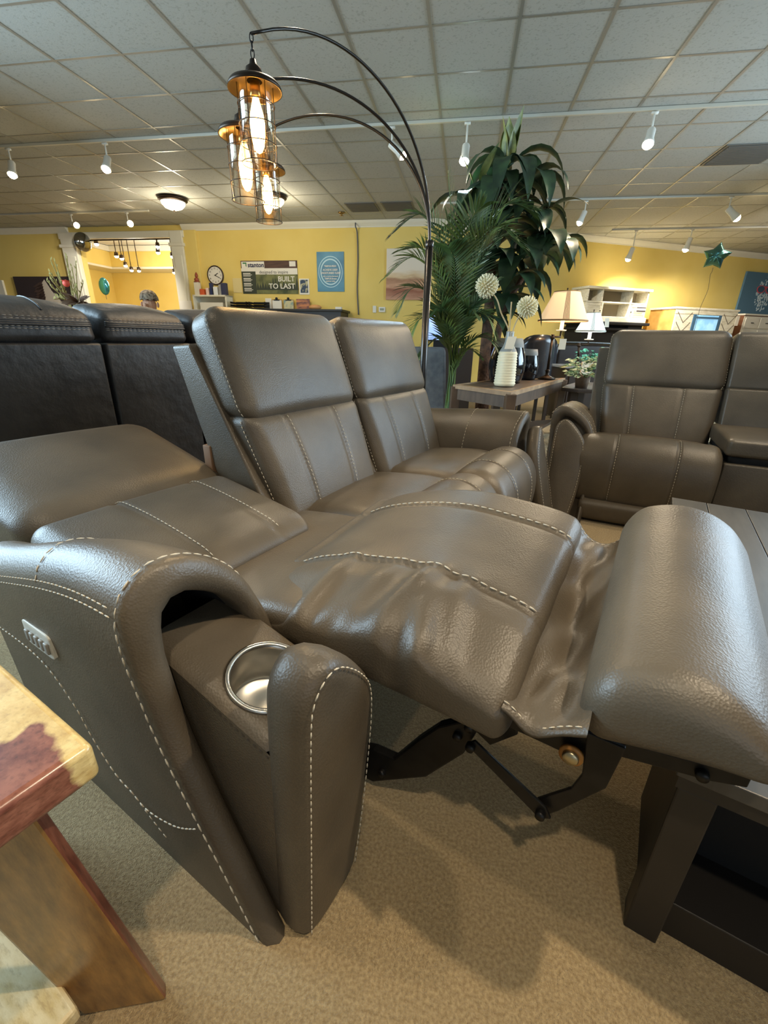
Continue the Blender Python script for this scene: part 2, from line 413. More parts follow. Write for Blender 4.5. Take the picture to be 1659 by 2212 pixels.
# the room beyond
nx0, nx1, ny = -11.2, -5.0, 13.7
mb = MB(); mb.box(nx0 - .1, nx0, YW + .12, ny, 0, 3.4); mb.box(nx0, nx1, ny, ny + .1, 0, 3.4); mb.box(nx1, nx1 + .1, YW + .12, ny, 0, 3.4); mb.box(nx0, nx1, YW + .13, YW + .16, ZC + .02, 3.4)
struct(mb, 'wall_next_room', YELLOW, smooth=False)
struct(MB().box(nx0, nx1, YW + .1, ny, 3.35, 3.45), 'ceiling_next_room', mat('grey flat ceiling', S(216, 212, 200), .8), smooth=False)
mb = MB(); mb.box(nx0, nx1, ny - .8, ny, 2.80, 3.2); mb.box(nx0, nx0 + .7, YW + .2, ny - .8, 2.80, 3.2)
struct(mb, 'trim_6', YELLOW, smooth=False)
mb = MB(); mb.box(nx0, nx1, ny - .84, ny - .02, 2.75, 2.81); mb.box(nx0, nx0 + .74, YW + .2, ny - .8, 2.75, 2.81); mb.box(nx0, nx1, ny - .88, ny, 3.2, 3.34); mb.box(nx0, nx0 + .78, YW + .2, ny - .8, 3.2, 3.34)
struct(mb, 'trim_7', WHITEP, smooth=False, bevel=.01)
for x, y in ((-8.6, 11.6), (-7.2, 12.2)):
    pl = bpy.data.lights.new('next_room_lamp', 'POINT'); pl.energy = 60; pl.color = (1, .96, .86); pl.shadow_soft_size = .2
    po = bpy.data.objects.new('next_room_lamp', pl); COL.objects.link(po); po.location = ROOM.w(x, y, 2.5)
# ------------------------------------------------------------------ recliner pieces, in (f, w, z) of a frame
def resample(pts, n):
    L = [0]
    for a, b in zip(pts, pts[1:]): L.append(L[-1] + math.dist(a, b))
    out = []
    for i in range(n):
        d = L[-1] * i / (n - 1)
        for k in range(len(L) - 1):
            if d <= L[k + 1] or k == len(L) - 2:
                t = (d - L[k]) / max(1e-9, L[k + 1] - L[k]); out.append(tuple(lerp(x, y, t) for x, y in zip(pts[k], pts[k + 1]))); break
    return out
def sm2(pts, n=6): return [(p.x, p.y) for p in smoothpath([(a, b, 0) for a, b in pts], n)]
ARM_O = resample([(.262, 0), (.258, .2)] + sm2([(.252, .45), (.245, .60), (.258, .655), (.30, .683), (.355, .676), (.415, .64), (.465, .585), (.503, .50), (.52, .41), (.524, .3)]) + [(.522, 0)], 54)
ARM_I = resample([(.306, 0), (.304, .2)] + sm2([(.302, .45), (.302, .575), (.312, .606), (.335, .617), (.37, .603), (.41, .575), (.445, .535), (.468, .485), (.484, .42), (.492, .33)]) + [(.494, 0)], 54)
FF = [(0, -.385), (.02, -.395), (.14, -.45), (.21, -.485), (.26, -.508), (.36, -.55), (.43, -.572), (.53, -.588), (.62, -.585), (.7, -.572)]
ff = lambda z: interp(FF, z)
def build_arm(root, mirror=None, opened=False, label=None):
    zs = 1.0 if opened else .945
    M = (lambda p: (p[0], mirror - p[1], p[2] * zs)) if mirror is not None else (lambda p: (p[0], p[1], p[2] * zs))
    mb = MB(); rows = []; shr = .28 if opened else .03
    ftail = -1.20
    def drop(f, z): return z * (1 - (.20 if opened else .06) * sstep(-.62, -1.3, f) * sstep(.1, .55, z))
    for k in range(13):
        s = k / 12; row = []
        for (w, z) in ARM_O:
            f = lerp(ftail, ff(z) - .012, s); wi = .262 + (w - .262) * (1 - shr * sstep(-.62, -1.1, f)) if w > .262 else w
            row.append(M((f, wi, drop(f, z))))
        rows.append(row)
    def ringrow(t, df, infl=0):
        return [M((ff(lerp(a[1], b[1], t)) + df, lerp(a[0], b[0], t), lerp(a[1], b[1], t))) for a, b in zip(ARM_O, ARM_I)]
    rows += [ringrow(.0, -.004), ringrow(.03, .004), ringrow(.12, .008), ringrow(.35, .020), ringrow(.65, .020), ringrow(.9, .010), ringrow(1.0, -.006)]
    dep = .34 if opened else .03
    rows += [[M((ff(b[1]) - (.05 if opened else .02), b[0], b[1])) for b in ARM_I]]
    mb.grid(rows)
    mb.m(1 if opened else 0).grid([rows[-1], [M((ff(b[1]) - dep, lerp(b[0], .4, .1), b[1] * .97)) for b in ARM_I]])
    bk = [M((ff(b[1]) - dep, lerp(b[0], .4, .1), b[1] * .97)) for b in ARM_I]; mb.add(bk, [tuple(range(len(bk)))])
    r0 = rows[0]; mb.m(0).add(r0, [tuple(range(len(r0)))])
    arm = mb.build('arm', [LEATHER, BLACKF], root, angle=50)
    # stitching round the front edge and along the top seams
    st = St()
    off = lambda i, d: M((ff(ARM_O[i][1]) + d, ARM_O[i][0] + (-.003 if i < 20 else 0), ARM_O[i][1] + (.0025 if 16 < i < 44 else 0)))
    st.dashes([M((ff(w[1]) - .012, w[0] - (.0025 if i < 22 else -.0012), w[1] + (.003 if 17 < i < 42 else 0))) for i, w in enumerate(ARM_O[:46])], .016, .006, .0021)
    zt = .618
    top = [(lerp(-1.16, -.595, t / 20)) for t in range(21)]
    st.dashes([M((f, .243, drop(f, zt))) for f in top], .011, .004, .0018)
    st.dashes([M((f, .2435, drop(f, zt + .016))) for f in top], .011, .004, .0016)
    ix = range(22, 42)
    def atf(f): return [M((f, .262 + (ARM_O[i][0] - .262) * (1 - shr * sstep(-.62, -1.1, f)) if ARM_O[i][0] > .262 else ARM_O[i][0], drop(f, ARM_O[i][1]) + .0025)) for i in ix]
    st.dashes(atf(-.86), .013, .005, .0018)
    deco = [(-1.19, .36), (-1.05, .364), (-.957, .346), (-.882, .286), (-.847, .224), (-.785, .158), (-.733, .143), (-.682, .127), (-.586, .161), (-.51, .219)]
    st.dashes(smoothpath([M((f, .2515 + .004 * (1 - z / .4), z)) for f, z in deco], 6), .012, .005, .0019)
    st.dashes(smoothpath([M((f, .2545, z)) for f, z in [(-.733, .143), (-.68, .11), (-.63, .085)]], 4), .009, .006, .0014)
    st.build('stitching', THREAD, arm)
    # tilting cup holder console
    hf, hz = -.345, 0.0; an = 0 if opened else math.radians(-18.5)
    def T(p):
        x, z = p[0] - hf, p[2] - hz
        q = (hf + x * math.cos(an) + z * math.sin(an) - (0 if opened else .010), p[1] - (0 if opened else .014), hz - x * math.sin(an) + z * math.cos(an) + (.008 if opened else .035 * sstep(0, .5, z)))
        return M(q)
    pf = lambda z: -.333 + .035 * (z / .6)
    out = resample(sm2([(.302, .003), (.300, .3), (.299, .50), (.304, .555), (.322, .587), (.350, .600), (.382, .587), (.43, .538), (.472, .475), (.49, .40), (.492, .3), (.482, .15), (.462, .003)], 8), 60)
    cen = (.39, .3)
    def inset(d):
        n = len(out); r = []
        for i in range(n):
            a, b = out[max(i - 1, 0)], out[min(i + 1, n - 1)]; t = (b[0] - a[0], b[1] - a[1]); L = math.hypot(*t) or 1
            q = (t[1] / L, -t[0] / L); r.append((out[i][0] + q[0] * d, max(.004, out[i][1] + q[1] * d)))
        return r
    mb = MB()
    bow = lambda w: .014 * (1 - ((w - .38) / .12) ** 2)
    thick = .075 if opened else .06
    R = [[T((pf(z) - thick, w, z)) for w, z in inset(.026)], [T((pf(z) - thick + .006, w, z)) for w, z in inset(.013)], [T((pf(z) - thick + .02, w, z)) for w, z in inset(.004)], [T((pf(z) - thick + .036, w, z)) for w, z in inset(.0)], [T((pf(z) - .016, w, z)) for w, z in out], [T((pf(z) - .004 + .4 * bow(w), w, z)) for w, z in inset(.005)], [T((pf(z) + .8 * bow(w), w, z)) for w, z in inset(.014)], [T((pf(z) + bow(w), w, z)) for w, z in inset(.034)]]
    mb.grid(R)
    mb.add([T((pf(out[0][1]) - thick / 2, cen[0], 0))], [])
    # front face: pair left and right sides of the outline into strips
    f_in = inset(.034); n = len(f_in); h = n // 2
    mb.grid([[T((pf(lerp(f_in[i][1], f_in[n - 1 - i][1], k / 4)) + bow(lerp(f_in[i][0], f_in[n - 1 - i][0], k / 4)), lerp(f_in[i][0], f_in[n - 1 - i][0], k / 4), lerp(f_in[i][1], f_in[n - 1 - i][1], k / 4))) for k in range(5)] for i in range(h)])
    mb.add(R[0], [tuple(range(n))])
    pan = mb.build('console_panel', LEATHER, root, angle=60)
    st = St(); s3 = inset(.013)
    st.dashes([T((pf(z) + bow(w) + .0015, w, z)) for w, z in s3], .011, .0045, .0017)
    st.build('stitching', THREAD, pan)
    if opened:
        dz = lambda f: .442 + (-.388 - f) * .27
        w0, w1 = .309, .488
        mb = MB()
        for w in (w0, w1): mb.add([(-.37, w, .0), (-.37, w, dz(-.37) - .012), (-.66, w, dz(-.66) - .012), (-.66, w, .1)], [(0, 1, 2, 3)])
        c = (-.462, .399); r = .068; n = 48; ring = []; rect = []; mid = []
        for k in range(n):
            a = 2 * PI * k / n; ca, sa = math.cos(a), math.sin(a)
            ring.append((c[0] + r * ca, c[1] + r * sa, dz(c[0] + r * ca)))
            sx = (.092 if ca > 0 else .198) / max(1e-6, abs(ca)); sy = (.079) / max(1e-6, abs(sa)); q = min(sx, sy)
            rect.append((c[0] + q * ca, c[1] + q * sa, dz(c[0] + q * ca)))
            mid.append((max(-.66, min(-.37, c[0] + q * ca * 1.03)), w0 if c[1] + q * sa < .325 else (w1 if c[1] + q * sa > .475 else c[1] + q * sa), dz(c[0] + q * ca) - .012))
        mb.grid([ring, rect, mid], cv=True)
        con = mb.build('console_box', LEATHER, root, angle=60)
        tl = (-.31, 0, 1.0)
        ax = Vector((.26, 0, .965)).normalized()
        cu = MB(); P = Vector((c[0], c[1], dz(c[0])))
        cu.lathe(P, [(.070, -.004), (.074, .003), (.070, .006), (.064, .004), (.061, -.004), (.060, -.075), (.055, -.082), (.0, -.082)], 48, ax)
        cu.build('cup_holder', STEEL, root)
        st = St()
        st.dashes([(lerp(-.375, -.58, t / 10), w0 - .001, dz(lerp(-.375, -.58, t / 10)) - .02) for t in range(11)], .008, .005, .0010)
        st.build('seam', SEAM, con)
    return arm

SEAT = prof2([(-1.06, .36), (-1.03, .425), (-.9, .448), (-.75, .462), (-.66, .452), (-.625, .40), (-.63, .33), (-.8, .28), (-1.0, .28)], 5)
FOOT = prof2([(-.69, .40), (-.675, .452), (-.62, .492), (-.545, .497), (-.48, .465), (-.438, .40), (-.425, .31), (-.435, .21), (-.46, .135), (-.50, .12), (-.53, .2), (-.57, .32)], 6)
def seat_unit(root, w0, w1, fn=None, s1=.29, s2=.71):
    sa, sb = lerp(w0, w1, s1), lerp(w0, w1, s2)
    o = ribbon(MB(), SEAT, (w0 + .004, w1 - .004), .05, .06, (), fn=fn, puffw=.012).build('seat_cushion', LEATHER, root)
    mb = ribbon(MB(), FOOT, (w0 + .003, w1 - .003), .045, .05, (sa, sb), .007, fn=fn, puffw=.010)
    p = mb.build('footrest_pad', LEATHER, root)
    st = St()
    for s in (sa, sb): st.dashes([(q[0], q[1] + .007, q[2]) for q in ribline(FOOT, s, 6, 52, .0085, fn)], .011, .005, .0017)
    st.build('stitching', THREAD, p)
def back_unit(root, w0, w1, shell=True, lower_to=.38, dxw=.03, sdw=.005):
    """upright back: head cushion over a lower cushion with two stitched seams"""
    # head cushion, front face leaning
    d0 = dxw
    hc = [(-1.25, w0 + d0 * .6, .730), (-1.365, w0 + .015, 1.05), (-1.25, w1 + .0, .730), (-1.365, w1 - .02, 1.05), (-1.085, w0 + d0 * .6, .732), (-1.225, w0 + .01, 1.10), (-1.085, w1, .732), (-1.225, w1 - .01, 1.10)]
    P = Puff(hc, (.62, .20, .34), (.26, .0, .0)); h = P.mesh(MB(), (3, 12, 8)).build('head_cushion', LEATHER, root)
    st = St(); st.dashes(P.line(lambda t: (.55, -1, lerp(-.93, .93, t)), 30, .002), .011, .005, .0016)
    st.dashes(P.line(lambda t: (.55, 1, lerp(-.93, .93, t)), 30, .002), .011, .005, .0016); st.build('stitching', THREAD, h)
    lc = [(-1.14, w0 + d0 * 2.2, lower_to), (-1.27, w0 + d0 * .6, .76), (-1.14, w1 - .02, lower_to), (-1.27, w1, .76), (-.965, w0 + d0 * 2.2, lower_to), (-1.105, w0 + d0 * .6, .765), (-.965, w1 - .02, lower_to), (-1.105, w1, .765)]
    def pinch(q):
        x, y, z = q
        if x > 0:
            g = sum(math.exp(-((y - s) / .025) ** 2) for s in (-.48, .36)); x -= .10 * g
        return [x, y, z]
    P = Puff(lc, (.6, .16, .22), (.28, 0, 0), pinch); lo = P.mesh(MB(), (3, 44, 8)).build('lower_back_cushion', LEATHER, root)
    st = St()
    for s in (-.48, .36): st.dashes(P.line(lambda t: (1, s + .035, lerp(-.97, .93, t)), 30, .003), .011, .005, .0016)
    st.dashes(P.line(lambda t: (.45, -1, lerp(-.9, .93, t)), 30, .002), .011, .005, .0016)
    st.build('stitching', THREAD, lo)
    if shell:
        sc_ = [(-1.245, w0 + .025 - sdw, .40), (-1.405, w0 - sdw, .965), (-1.245, w1 - .02, .40), (-1.405, w1 - .005, .965), (-1.02, w0 + .025 - sdw, .40), (-1.315, w0 - sdw, .972), (-1.02, w1 - .02, .40), (-1.315, w1 - .005, .972)]
        Puff(sc_, (.12, .03, .04)).mesh(MB(), (3, 3, 3)).build('back_shell', LEATHER, root)

# ------------------------------------------------------------------ reclining sofa
sofa = thing('reclining_sofa', 'taupe leather three-seat reclining sofa with near footrest raised and near back laid flat', 'sofa', SOFA, -.85, 1.38)
build_arm(sofa, None, True)
build_arm(sofa, 2.765, False)
fb = MB(); fb.box(-1.18, -.58, .50, 2.26, .06, .30); fb.box(-1.2, -.95, .95, 2.26, .06, .42)
fb.build('base_frame', BLACKF, sofa, bevel=.01)
wb = MB(); wb.hexa([(f, w, z) for f in (-1.33, -1.29) for w in (.955, .985) for z in (.45, .64)]); wb.build('wooden_rail', mat('raw wood rail', S(122, 88, 58), .7), sofa, bevel=.004)
seat_unit(sofa, 1.085, 1.665); seat_unit(sofa, 1.665, 2.25)
back_unit(sofa, .95, 1.60); back_unit(sofa, 1.605, 2.29, dxw=.02)
# near seat: flat cushion
ribbon(MB(), prof2([(-1.0, .36), (-.98, .43), (-.85, .455), (-.7, .47), (-.56, .50), (-.48, .50), (-.47, .44), (-.6, .38), (-.8, .34)], 5), (.51, 1.085), .03, .04, (), puffw=.004).build('seat_cushion', LEATHER, sofa)
# near back laid back: head part and lower part
hc = [(-1.82, .34, .50), (-1.80, .34, .685), (-1.82, 1.02, .50), (-1.80, 1.02, .685), (-1.24, .38, .38), (-1.235, .36, .555), (-1.235, .99, .38), (-1.235, .99, .555)]
P = Puff(hc, (.34, .30, .62), (0, 0, .22)); P.mesh(MB(), (8, 10, 3)).build('head_cushion', LEATHER, sofa, label='reclined head cushion lying nearly flat')
lc = [(-1.28, .36, .36), (-1.28, .36, .560), (-1.28, .97, .36), (-1.28, .97, .560), (-.80, .38, .37), (-.80, .38, .50), (-.80, .93, .37), (-.80, .93, .50)]
def pinch(q):
    x, y, z = q
    if z > 0: z -= .07 * sum(math.exp(-((y - s) / .03) ** 2) for s in (-.28, .52))
    return [x, y, z]
P = Puff(lc, (.34, .16, .62), (0, 0, .22), pinch); lo = P.mesh(MB(), (8, 44, 3)).build('lower_back_cushion', LEATHER, sofa)
st = St()
for s in (-.28, .52): st.dashes(P.line(lambda t: (lerp(-.95, .95, t), s + .035, 1), 30, .003), .011, .005, .0017)
st.build('stitching', THREAD, lo)
ribbon(MB(), prof2([(-.85, .40), (-.81, .432), (-.765, .432), (-.742, .405), (-.76, .375), (-.82, .37)], 4), (.50, .90), .01, .02).build('back_flap', LEATHER, sofa)
# raised footrest: first pad
PAD_T0 = [(-.66, .468), (-.6, .50), (-.52, .528), (-.43, .549), (-.34, .560), (-.25, .557), (-.15, .548), (-.095, .532)]
PAD_T = [(p.x, p.y) for p in smoothpath([(a, b, 0) for a, b in PAD_T0], 6)]
zt = lambda f: interp(PAD_T, f)
tilt = lambda w: .10 * (w - .70)
wr = random.Random(3)
folds = [(wr.uniform(-.62, -.18), wr.uniform(.012, .03), wr.uniform(.006, .016), wr.uniform(-.5, .5)) for _ in range(16)]
def padmap(q, f0, f1, top, bot, w0, w1):
    x, y, z = q; f = lerp(f0, f1, (x + 1) / 2); w = lerp(w0, w1, (y + 1) / 2); a = (z + 1) / 2
    return f, w, lerp(bot(f, w), top(f, w), a)
class Pad(Puff):
    def __init__(s, f0, f1, w0, w1, top, bot, r, wrinkle=False, seams=()):
        s.r = r; s.b = (0, 0, 0); s.fn = None; s.a = (f0, f1, top, bot, w0, w1); s.wk = wrinkle; s.sm = seams
    def map(s, p):
        r = s.r; core = [max(-(1 - r[i]), min(1 - r[i], p[i])) for i in range(3)]
        d = [(p[i] - core[i]) / r[i] for i in range(3)]; L = math.sqrt(sum(q * q for q in d)) or 1
        q = [core[i] + r[i] * d[i] / L for i in range(3)]
        f, w, z = padmap(q, *s.a)
        if q[2] > 0:
            for sm in s.sm: z -= .009 * math.exp(-((w - sm) / .008) ** 2)
        if s.wk:
            e = sstep(.80, .50, w)
            for c, sg, am, sl in folds:
                u = f - c - sl * (w - .52); z += e * am * math.exp(-(u / sg) ** 2) * (1 if q[2] > -.5 else .3); w -= 0.25 * e * am * math.exp(-(u / sg) ** 2) * max(0, -q[1])
        return Vector((f, w, z))
P = Pad(-.70, -.085, .508, 1.15, lambda f, w: zt(f) + tilt(w) + .012 - .30 * max(0, .64 - w), lambda f, w: min(zt(f), .50) - .075 + .5 * tilt(w), (.08, .14, .55), True, (.70, 1.005))
pad = P.mesh(MB(), (44, 60, 2)).build('raised_footrest_pad', LEATHER, sofa)
st = St()
yy = lambda w: (w - .508) / .642 * 2 - 1
for s in (.70, 1.005): st.dashes(P.line(lambda t: (lerp(-.85, 1.0, t), yy(s + .011), 1), 60, .003), .014, .0055, .0022)
st.build('stitching', THREAD, pad)
# second pad at the foot end
OT = [(p.x, p.y) for p in smoothpath([(-.03, .54, 0), (.03, .585, 0), (.09, .606, 0), (.15, .602, 0), (.20, .577, 0), (.255, .525, 0)], 8)]
P = Pad(.0, .245, .545, 1.17, lambda f, w: interp(OT, f) + tilt(w) * 1.1 + .01, lambda f, w: .458 + .25 * f + tilt(w) * .9, (.36, .16, .8))
P.mesh(MB(), (14, 22, 2)).build('foot_end_pad', LEATHER, sofa)
fl = MB(); R1, R2 = [], []
for j in range(41):
    t = j / 40; w = lerp(.515, 1.16, t); r = []
    for i in range(13):
        u = i / 12; f = lerp(-.098, .018, u); sag = lerp(.026, .048, sstep(0, .5, t)) * math.sin(PI * u) + .010 * math.sin(9 * t + 7 * u) * math.sin(PI * u) + .006 * math.sin(23 * t - 9 * u)
        r.append((f, w, lerp(.512, .525, u) + tilt(w) - sag))
    R1.append(r); R2.append([(a, b, c - .006) for a, b, c in r])
fl.grid(R1); fl.grid(R2); fl.grid([[a, b] for a, b in zip(R1[0], R2[0])]); fl.grid([[a, b] for a, b in zip(R1[-1], R2[-1])])
flap = fl.build('gap_flap', LEATHER, sofa)
st = St(); st.dashes([(a, b + .012, c + .002) for a, b, c in R1[0]], .009, .004, .0016); st.dashes([(a, b - .012, c + .002) for a, b, c in R1[-1]], .009, .004, .0016); st.build('stitching', THREAD, flap)
# lifting mechanism under the footrest
def plate(mb, poly, w, t=.006): mb.prism(poly, w, w + t, lambda u, v, d: (u, d, v)); return mb
mb = MB(); plate(mb, [(-.46, .10), (-.377, .135), (-.323, .142), (-.271, .231), (-.228, .295), (-.17, .347), (-.15, .33), (-.171, .257), (-.244, .141), (-.376, .03), (-.46, .02)], .60, .022)
mb.build('lift_arm', BLACKM, sofa, bevel=.004, smooth=False)
mb = MB(); plate(mb, [(-.165, .300), (-.150, .318), (-.012, .245), (.000, .225), (-.02, .212), (-.034, .222)], .588); mb.build('folding_link', BLACKM, sofa, smooth=False, bevel=.002)
mb = MB(); plate(mb, [(-.03, .235), (-.012, .205), (.008, .235), (.065, .335), (.075, .43), (.02, .43), (.028, .34), (.018, .30)], .602, .008); mb.build('curved_link', BLACKM, sofa, smooth=False, bevel=.002)
mb = MB(); plate(mb, [(-.24, .43), (-.25, .40), (-.16, .335), (-.12, .345), (-.10, .36), (.01, .358), (.07, .40), (.18, .425), (.22, .44), (.22, .462), (.02, .42), (-.1, .395), (-.17, .385), (-.2, .43)], .612); 
mb.box(-.60, .2, 1.05, 1.06, .40, .44); mb.box(-.02, .0, .61, 1.06, .41, .43); mb.box(-.5, -.48, .56, 1.06, .33, .36)
mb.build('footrest_rail', BLACKM, sofa, smooth=False, bevel=.002)
mb = MB(); plate(mb, [(-.235, .42), (-.10, .40), (-.085, .33), (-.13, .275), (-.175, .30)], .632, .008); mb.build('bracket', BLACKM, sofa, smooth=False, bevel=.002)
mb = MB(); mb.lathe((.006, .600, .375), [(.0, -.012), (.011, -.012), (.013, -.009), (.013, -.004)], 20, (0, 1, 0)); bo = mb.build('bolt', BRASS, sofa)
mb = MB(); mb.lathe((.006, .600, .375), [(.013, -.004), (.019, -.004), (.019, .002), (.0, .002)], 20, (0, 1, 0)); mb.build('washer', RUST, bo)
for f, z, w in ((-.165, .335, .598), (-.185, .30, .598), (-.155, .303, .586), (-.018, .228, .586), (.17, .434, .610), (-.35, .085, .598)):
    MB().lathe((f, w, z), [(0, -.008), (.008, -.008), (.009, -.003), (.009, .004)], 14, (0, 1, 0)).build('rivet', BLACKM, sofa)
# power switch plate on the outer side
mb = MB(); Puff([(f, w, z) for f in (-1.0, -.885) for w in (.245, .258) for z in (.405, .462)], (.3, .3, .3)).mesh(mb, (2, 2, 2)); sw = mb.build('switch_plate', mat('pale switch plastic', S(214, 214, 205), .4), sofa)
for k in range(5): MB().box(-.985 + k * .02, -.972 + k * .02, .2405, .246, .42, .445).build('switch_button', mat('grey switch plastic', S(150, 150, 145), .5), sw, bevel=.002)

# ------------------------------------------------------------------ matching loveseat
love = thing('reclining_loveseat', 'taupe leather reclining loveseat with closed centre console, across the corner from the sofa', 'sofa', LOVE, -.85, 1.30)
build_arm(love, None, False); build_arm(love, 2.72, False)
fb = MB(); fb.box(-1.25, -.52, .50, 2.22, .04, .30); fb.build('base_frame', BLACKF, love)
ribbon(MB(), prof2([(-.52, .03), (-.43, .02), (-.41, .08), (-.42, .13), (-.5, .15), (-.6, .14), (-.6, .04)], 4), (.49, 1.17), .02, .03).build('kick_panel', LEATHER, love)
seat_unit(love, .42, 1.135); back_unit(love, .46, 1.155, sdw=.055)
seat_unit(love, 1.52, 2.2); back_unit(love, 1.53, 2.22, dxw=.0)
mb = MB(); Puff([(f, w, z) for f in (-1.1, -.50) for w in (1.135, 1.515) for z in (.02, .43)], (.06, .06, .06)).mesh(mb, (3, 3, 3)); mb.build('console_base', LEATHER, love)
mb = MB(); mb.box(-1.1, -.525, 1.155, 1.495, .42, .47); mb.build('console_gap', BLACKF, love)
mb = MB(); Puff([(f, w, z) for f in (-1.08, -.50) for w in (1.13, 1.52) for z in (.463, .555)], (.12, .14, .45), (0, 0, .06)).mesh(mb, (4, 4, 3)); mb.build('console_lid', LEATHER, love)
mb = MB(); Puff([(-1.27, 1.16, .54), (-1.27, 1.16, .745), (-1.27, 1.52, .54), (-1.27, 1.52, .745), (-1.01, 1.16, .54), (-1.09, 1.16, .765), (-1.01, 1.52, .54), (-1.09, 1.52, .765)], (.4, .1, .12)).mesh(mb, (3, 4, 3)); mb.build('console_backrest', LEATHER, love)
mb = MB(); Puff([(-1.40, 1.155, .735), (-1.40, 1.155, 1.06), (-1.40, 1.525, .735), (-1.40, 1.525, 1.06), (-1.10, 1.155, .742), (-1.225, 1.155, 1.085), (-1.10, 1.525, .742), (-1.225, 1.525, 1.085)], (.45, .12, .2), (.15, 0, 0)).mesh(mb, (3, 5, 5)); mb.build('head_cushion', LEATHER, love)

# ------------------------------------------------------------------ charcoal sofa, seen from behind
dk = thing('reclining_sofa', 'charcoal leather recliner sofa seen from behind, puffed and double-stitched head pads', 'sofa', SOFA, -2.7, 1.36)
mb = MB(); mb.box(-3.1, -2.35, .62, 2.1, .05, .55); mb.build('base_frame', DARKL, dk, bevel=.03)
for w0, w1 in ((.60, 1.135), (1.150, 1.60), (1.615, 2.06)):
    Puff([(-2.42, w0, .12), (-2.44, w0, .95), (-2.42, w1, .12), (-2.44, w1, .95), (-2.2, w0, .12), (-2.2, w0, .958), (-2.2, w1, .12), (-2.2, w1, .958)], (.14, .05, .03)).mesh(MB(), (3, 3, 4)).build('back_panel', DARKL, dk)
    P = Puff([(-2.52, w0, .955), (-2.48, w0, 1.13), (-2.52, w1, .955), (-2.48, w1, 1.13), (-2.195, w0 + .004, .957), (-2.215, w0 + .02, 1.085), (-2.195, w1 - .004, .957), (-2.215, w1 - .02, 1.085)], (.35, .16, .5), (0.05, 0, .34))
    h = P.mesh(MB(), (4, 8, 5)).build('head_pad', DARKL, dk)
    st = St()
    for z in (-.15, -.02, .42, .56): st.dashes(P.line(lambda t: (1, lerp(-.96, .96, t), z), 30, .004), .014, .006, .0017)
    if w0 < .7: MB().tube(P.line(lambda t: (lerp(.97, -.6, t), .28, 1), 24, .001), .004, 6).build('seam_piping', DARKL, h)
    st.build('stitching', mat('grey thread', S(150, 146, 138), .8), h)
    for z in (.10, .22, .34): MB().tube(P.line(lambda t: (1, lerp(-.98, .98, t), z), 30, .001), .006, 8).build('piping', DARKL, h)
# ------------------------------------------------------------------ dark coffee table
DWOOD = mat('dark stained oak', S(44, 39, 34), .5, noise=(9, S(34, 30, 26), 5, .3, .7, (1, 6, 1)))
DTOP = mat('grey brown table top', S(82, 78, 72), .38, noise=(8, S(68, 64, 58), 5, .3, .7, (6, 1, 1)))
BLK = mat('black board and interior shade', S(9, 9, 10), .8)
ct = thing('coffee_table', 'dark wood rectangular coffee table under the raised foot pad', 'table', SOFA, .52, 1.32)
fs = [.145, .262, .385, .508, .631, .754, .877]
mb = MB()
for a, b in zip(fs, fs[1:]): mb.box(a + .0012, b - .0012, .625, 2.03, .398, .424)
mb.build('tabletop', DTOP, ct, smooth=False, bevel=.002)
MB().box(.152, .87, .632, 2.023, .370, .3985).build('apron', DWOOD, ct, smooth=False)
for f in (.155, .815):
    for w in (.632, 1.972): MB().box(f, f + .052, w, w + .05, 0, .372).build('leg', DWOOD, ct, smooth=False, bevel=.003)
MB().box(.208, .815, .66, 2.0, .0, .085).build('lower_shelf', mat('black stained shelf', S(30, 27, 25), .5), ct, smooth=False, bevel=.002)
MB().box(.20, .82, .78, .80, .085, .37).build('interior_shade_panel', BLK, ct, smooth=False)  # black sheet standing in for the shadow inside the open table
MB().box(.172, .19, .70, .93, .0, .37).build('end_panel', DWOOD, ct, smooth=False)

# ------------------------------------------------------------------ rosewood end table at the lower left
RW1 = rosewood('rosewood top', .192, .247, sap1=(214, 190, 132), sap2=(184, 154, 96), ragged=.035, ax=(1, 1, 3)); RW2 = rosewood('rosewood leg face', 9, 0, sap1=(168, 122, 64), sap2=(112, 74, 38), ax=(1.4, 1.4, .25), knots=.61); RW4 = rosewood('rosewood red', -9, 9, ax=(1.4, 1.4, .3)); RW3 = rosewood('rosewood shelf', 9, 0, sap1=(214, 200, 162), sap2=(188, 166, 116), ax=(.4, 1.2, 1))
et = thing('end_table', 'two-tone rosewood end table with thick edge beside the near sofa arm', 'table', SOFA, -.70, -.14)
mb = MB()
mb.hexa([(f, w, z) for f in (-.985, -.424) for w in (-.45, .1265) for z in (.556, .602)])
mb.build('tabletop', RW1, et, bevel=.008, bseg=4, angle=40)
for sf in (1, -1):
    for sw in (1, -1):
        c0 = (-.469, .13) if sf > 0 else (-.94, .13); wd_ = (-.77 * sf * .125, -.64 * .125); th_ = (-.85 * sf * .024, .52 * .024)
        p = []
        for x in (0, 1):
            for y in (0, 1):
                for z in (0, 1):
                    f_ = c0[0] + wd_[0] * x + th_[0] * y; w_ = c0[1] + wd_[1] * x + th_[1] * y - .062 * z; p.append((f_, w_ if sw > 0 else -.324 - w_, z * .557))
        mb = MB(); mb.hexa(p); mb.mi = [1, 0, 0, 1, 1, 1]; mb.build('leg', [RW2, RW4], et, bevel=.005, bseg=2, smooth=False)
mb = MB(); mb.box(-.90, -.515, -.40, .045, .085, .115); mb.build('shelf', RW3, et, bevel=.006, smooth=False)
mb = MB(); mb.box(-.93, -.50, .0, .025, .48, .557); mb.build('apron', RW4, et, smooth=False)

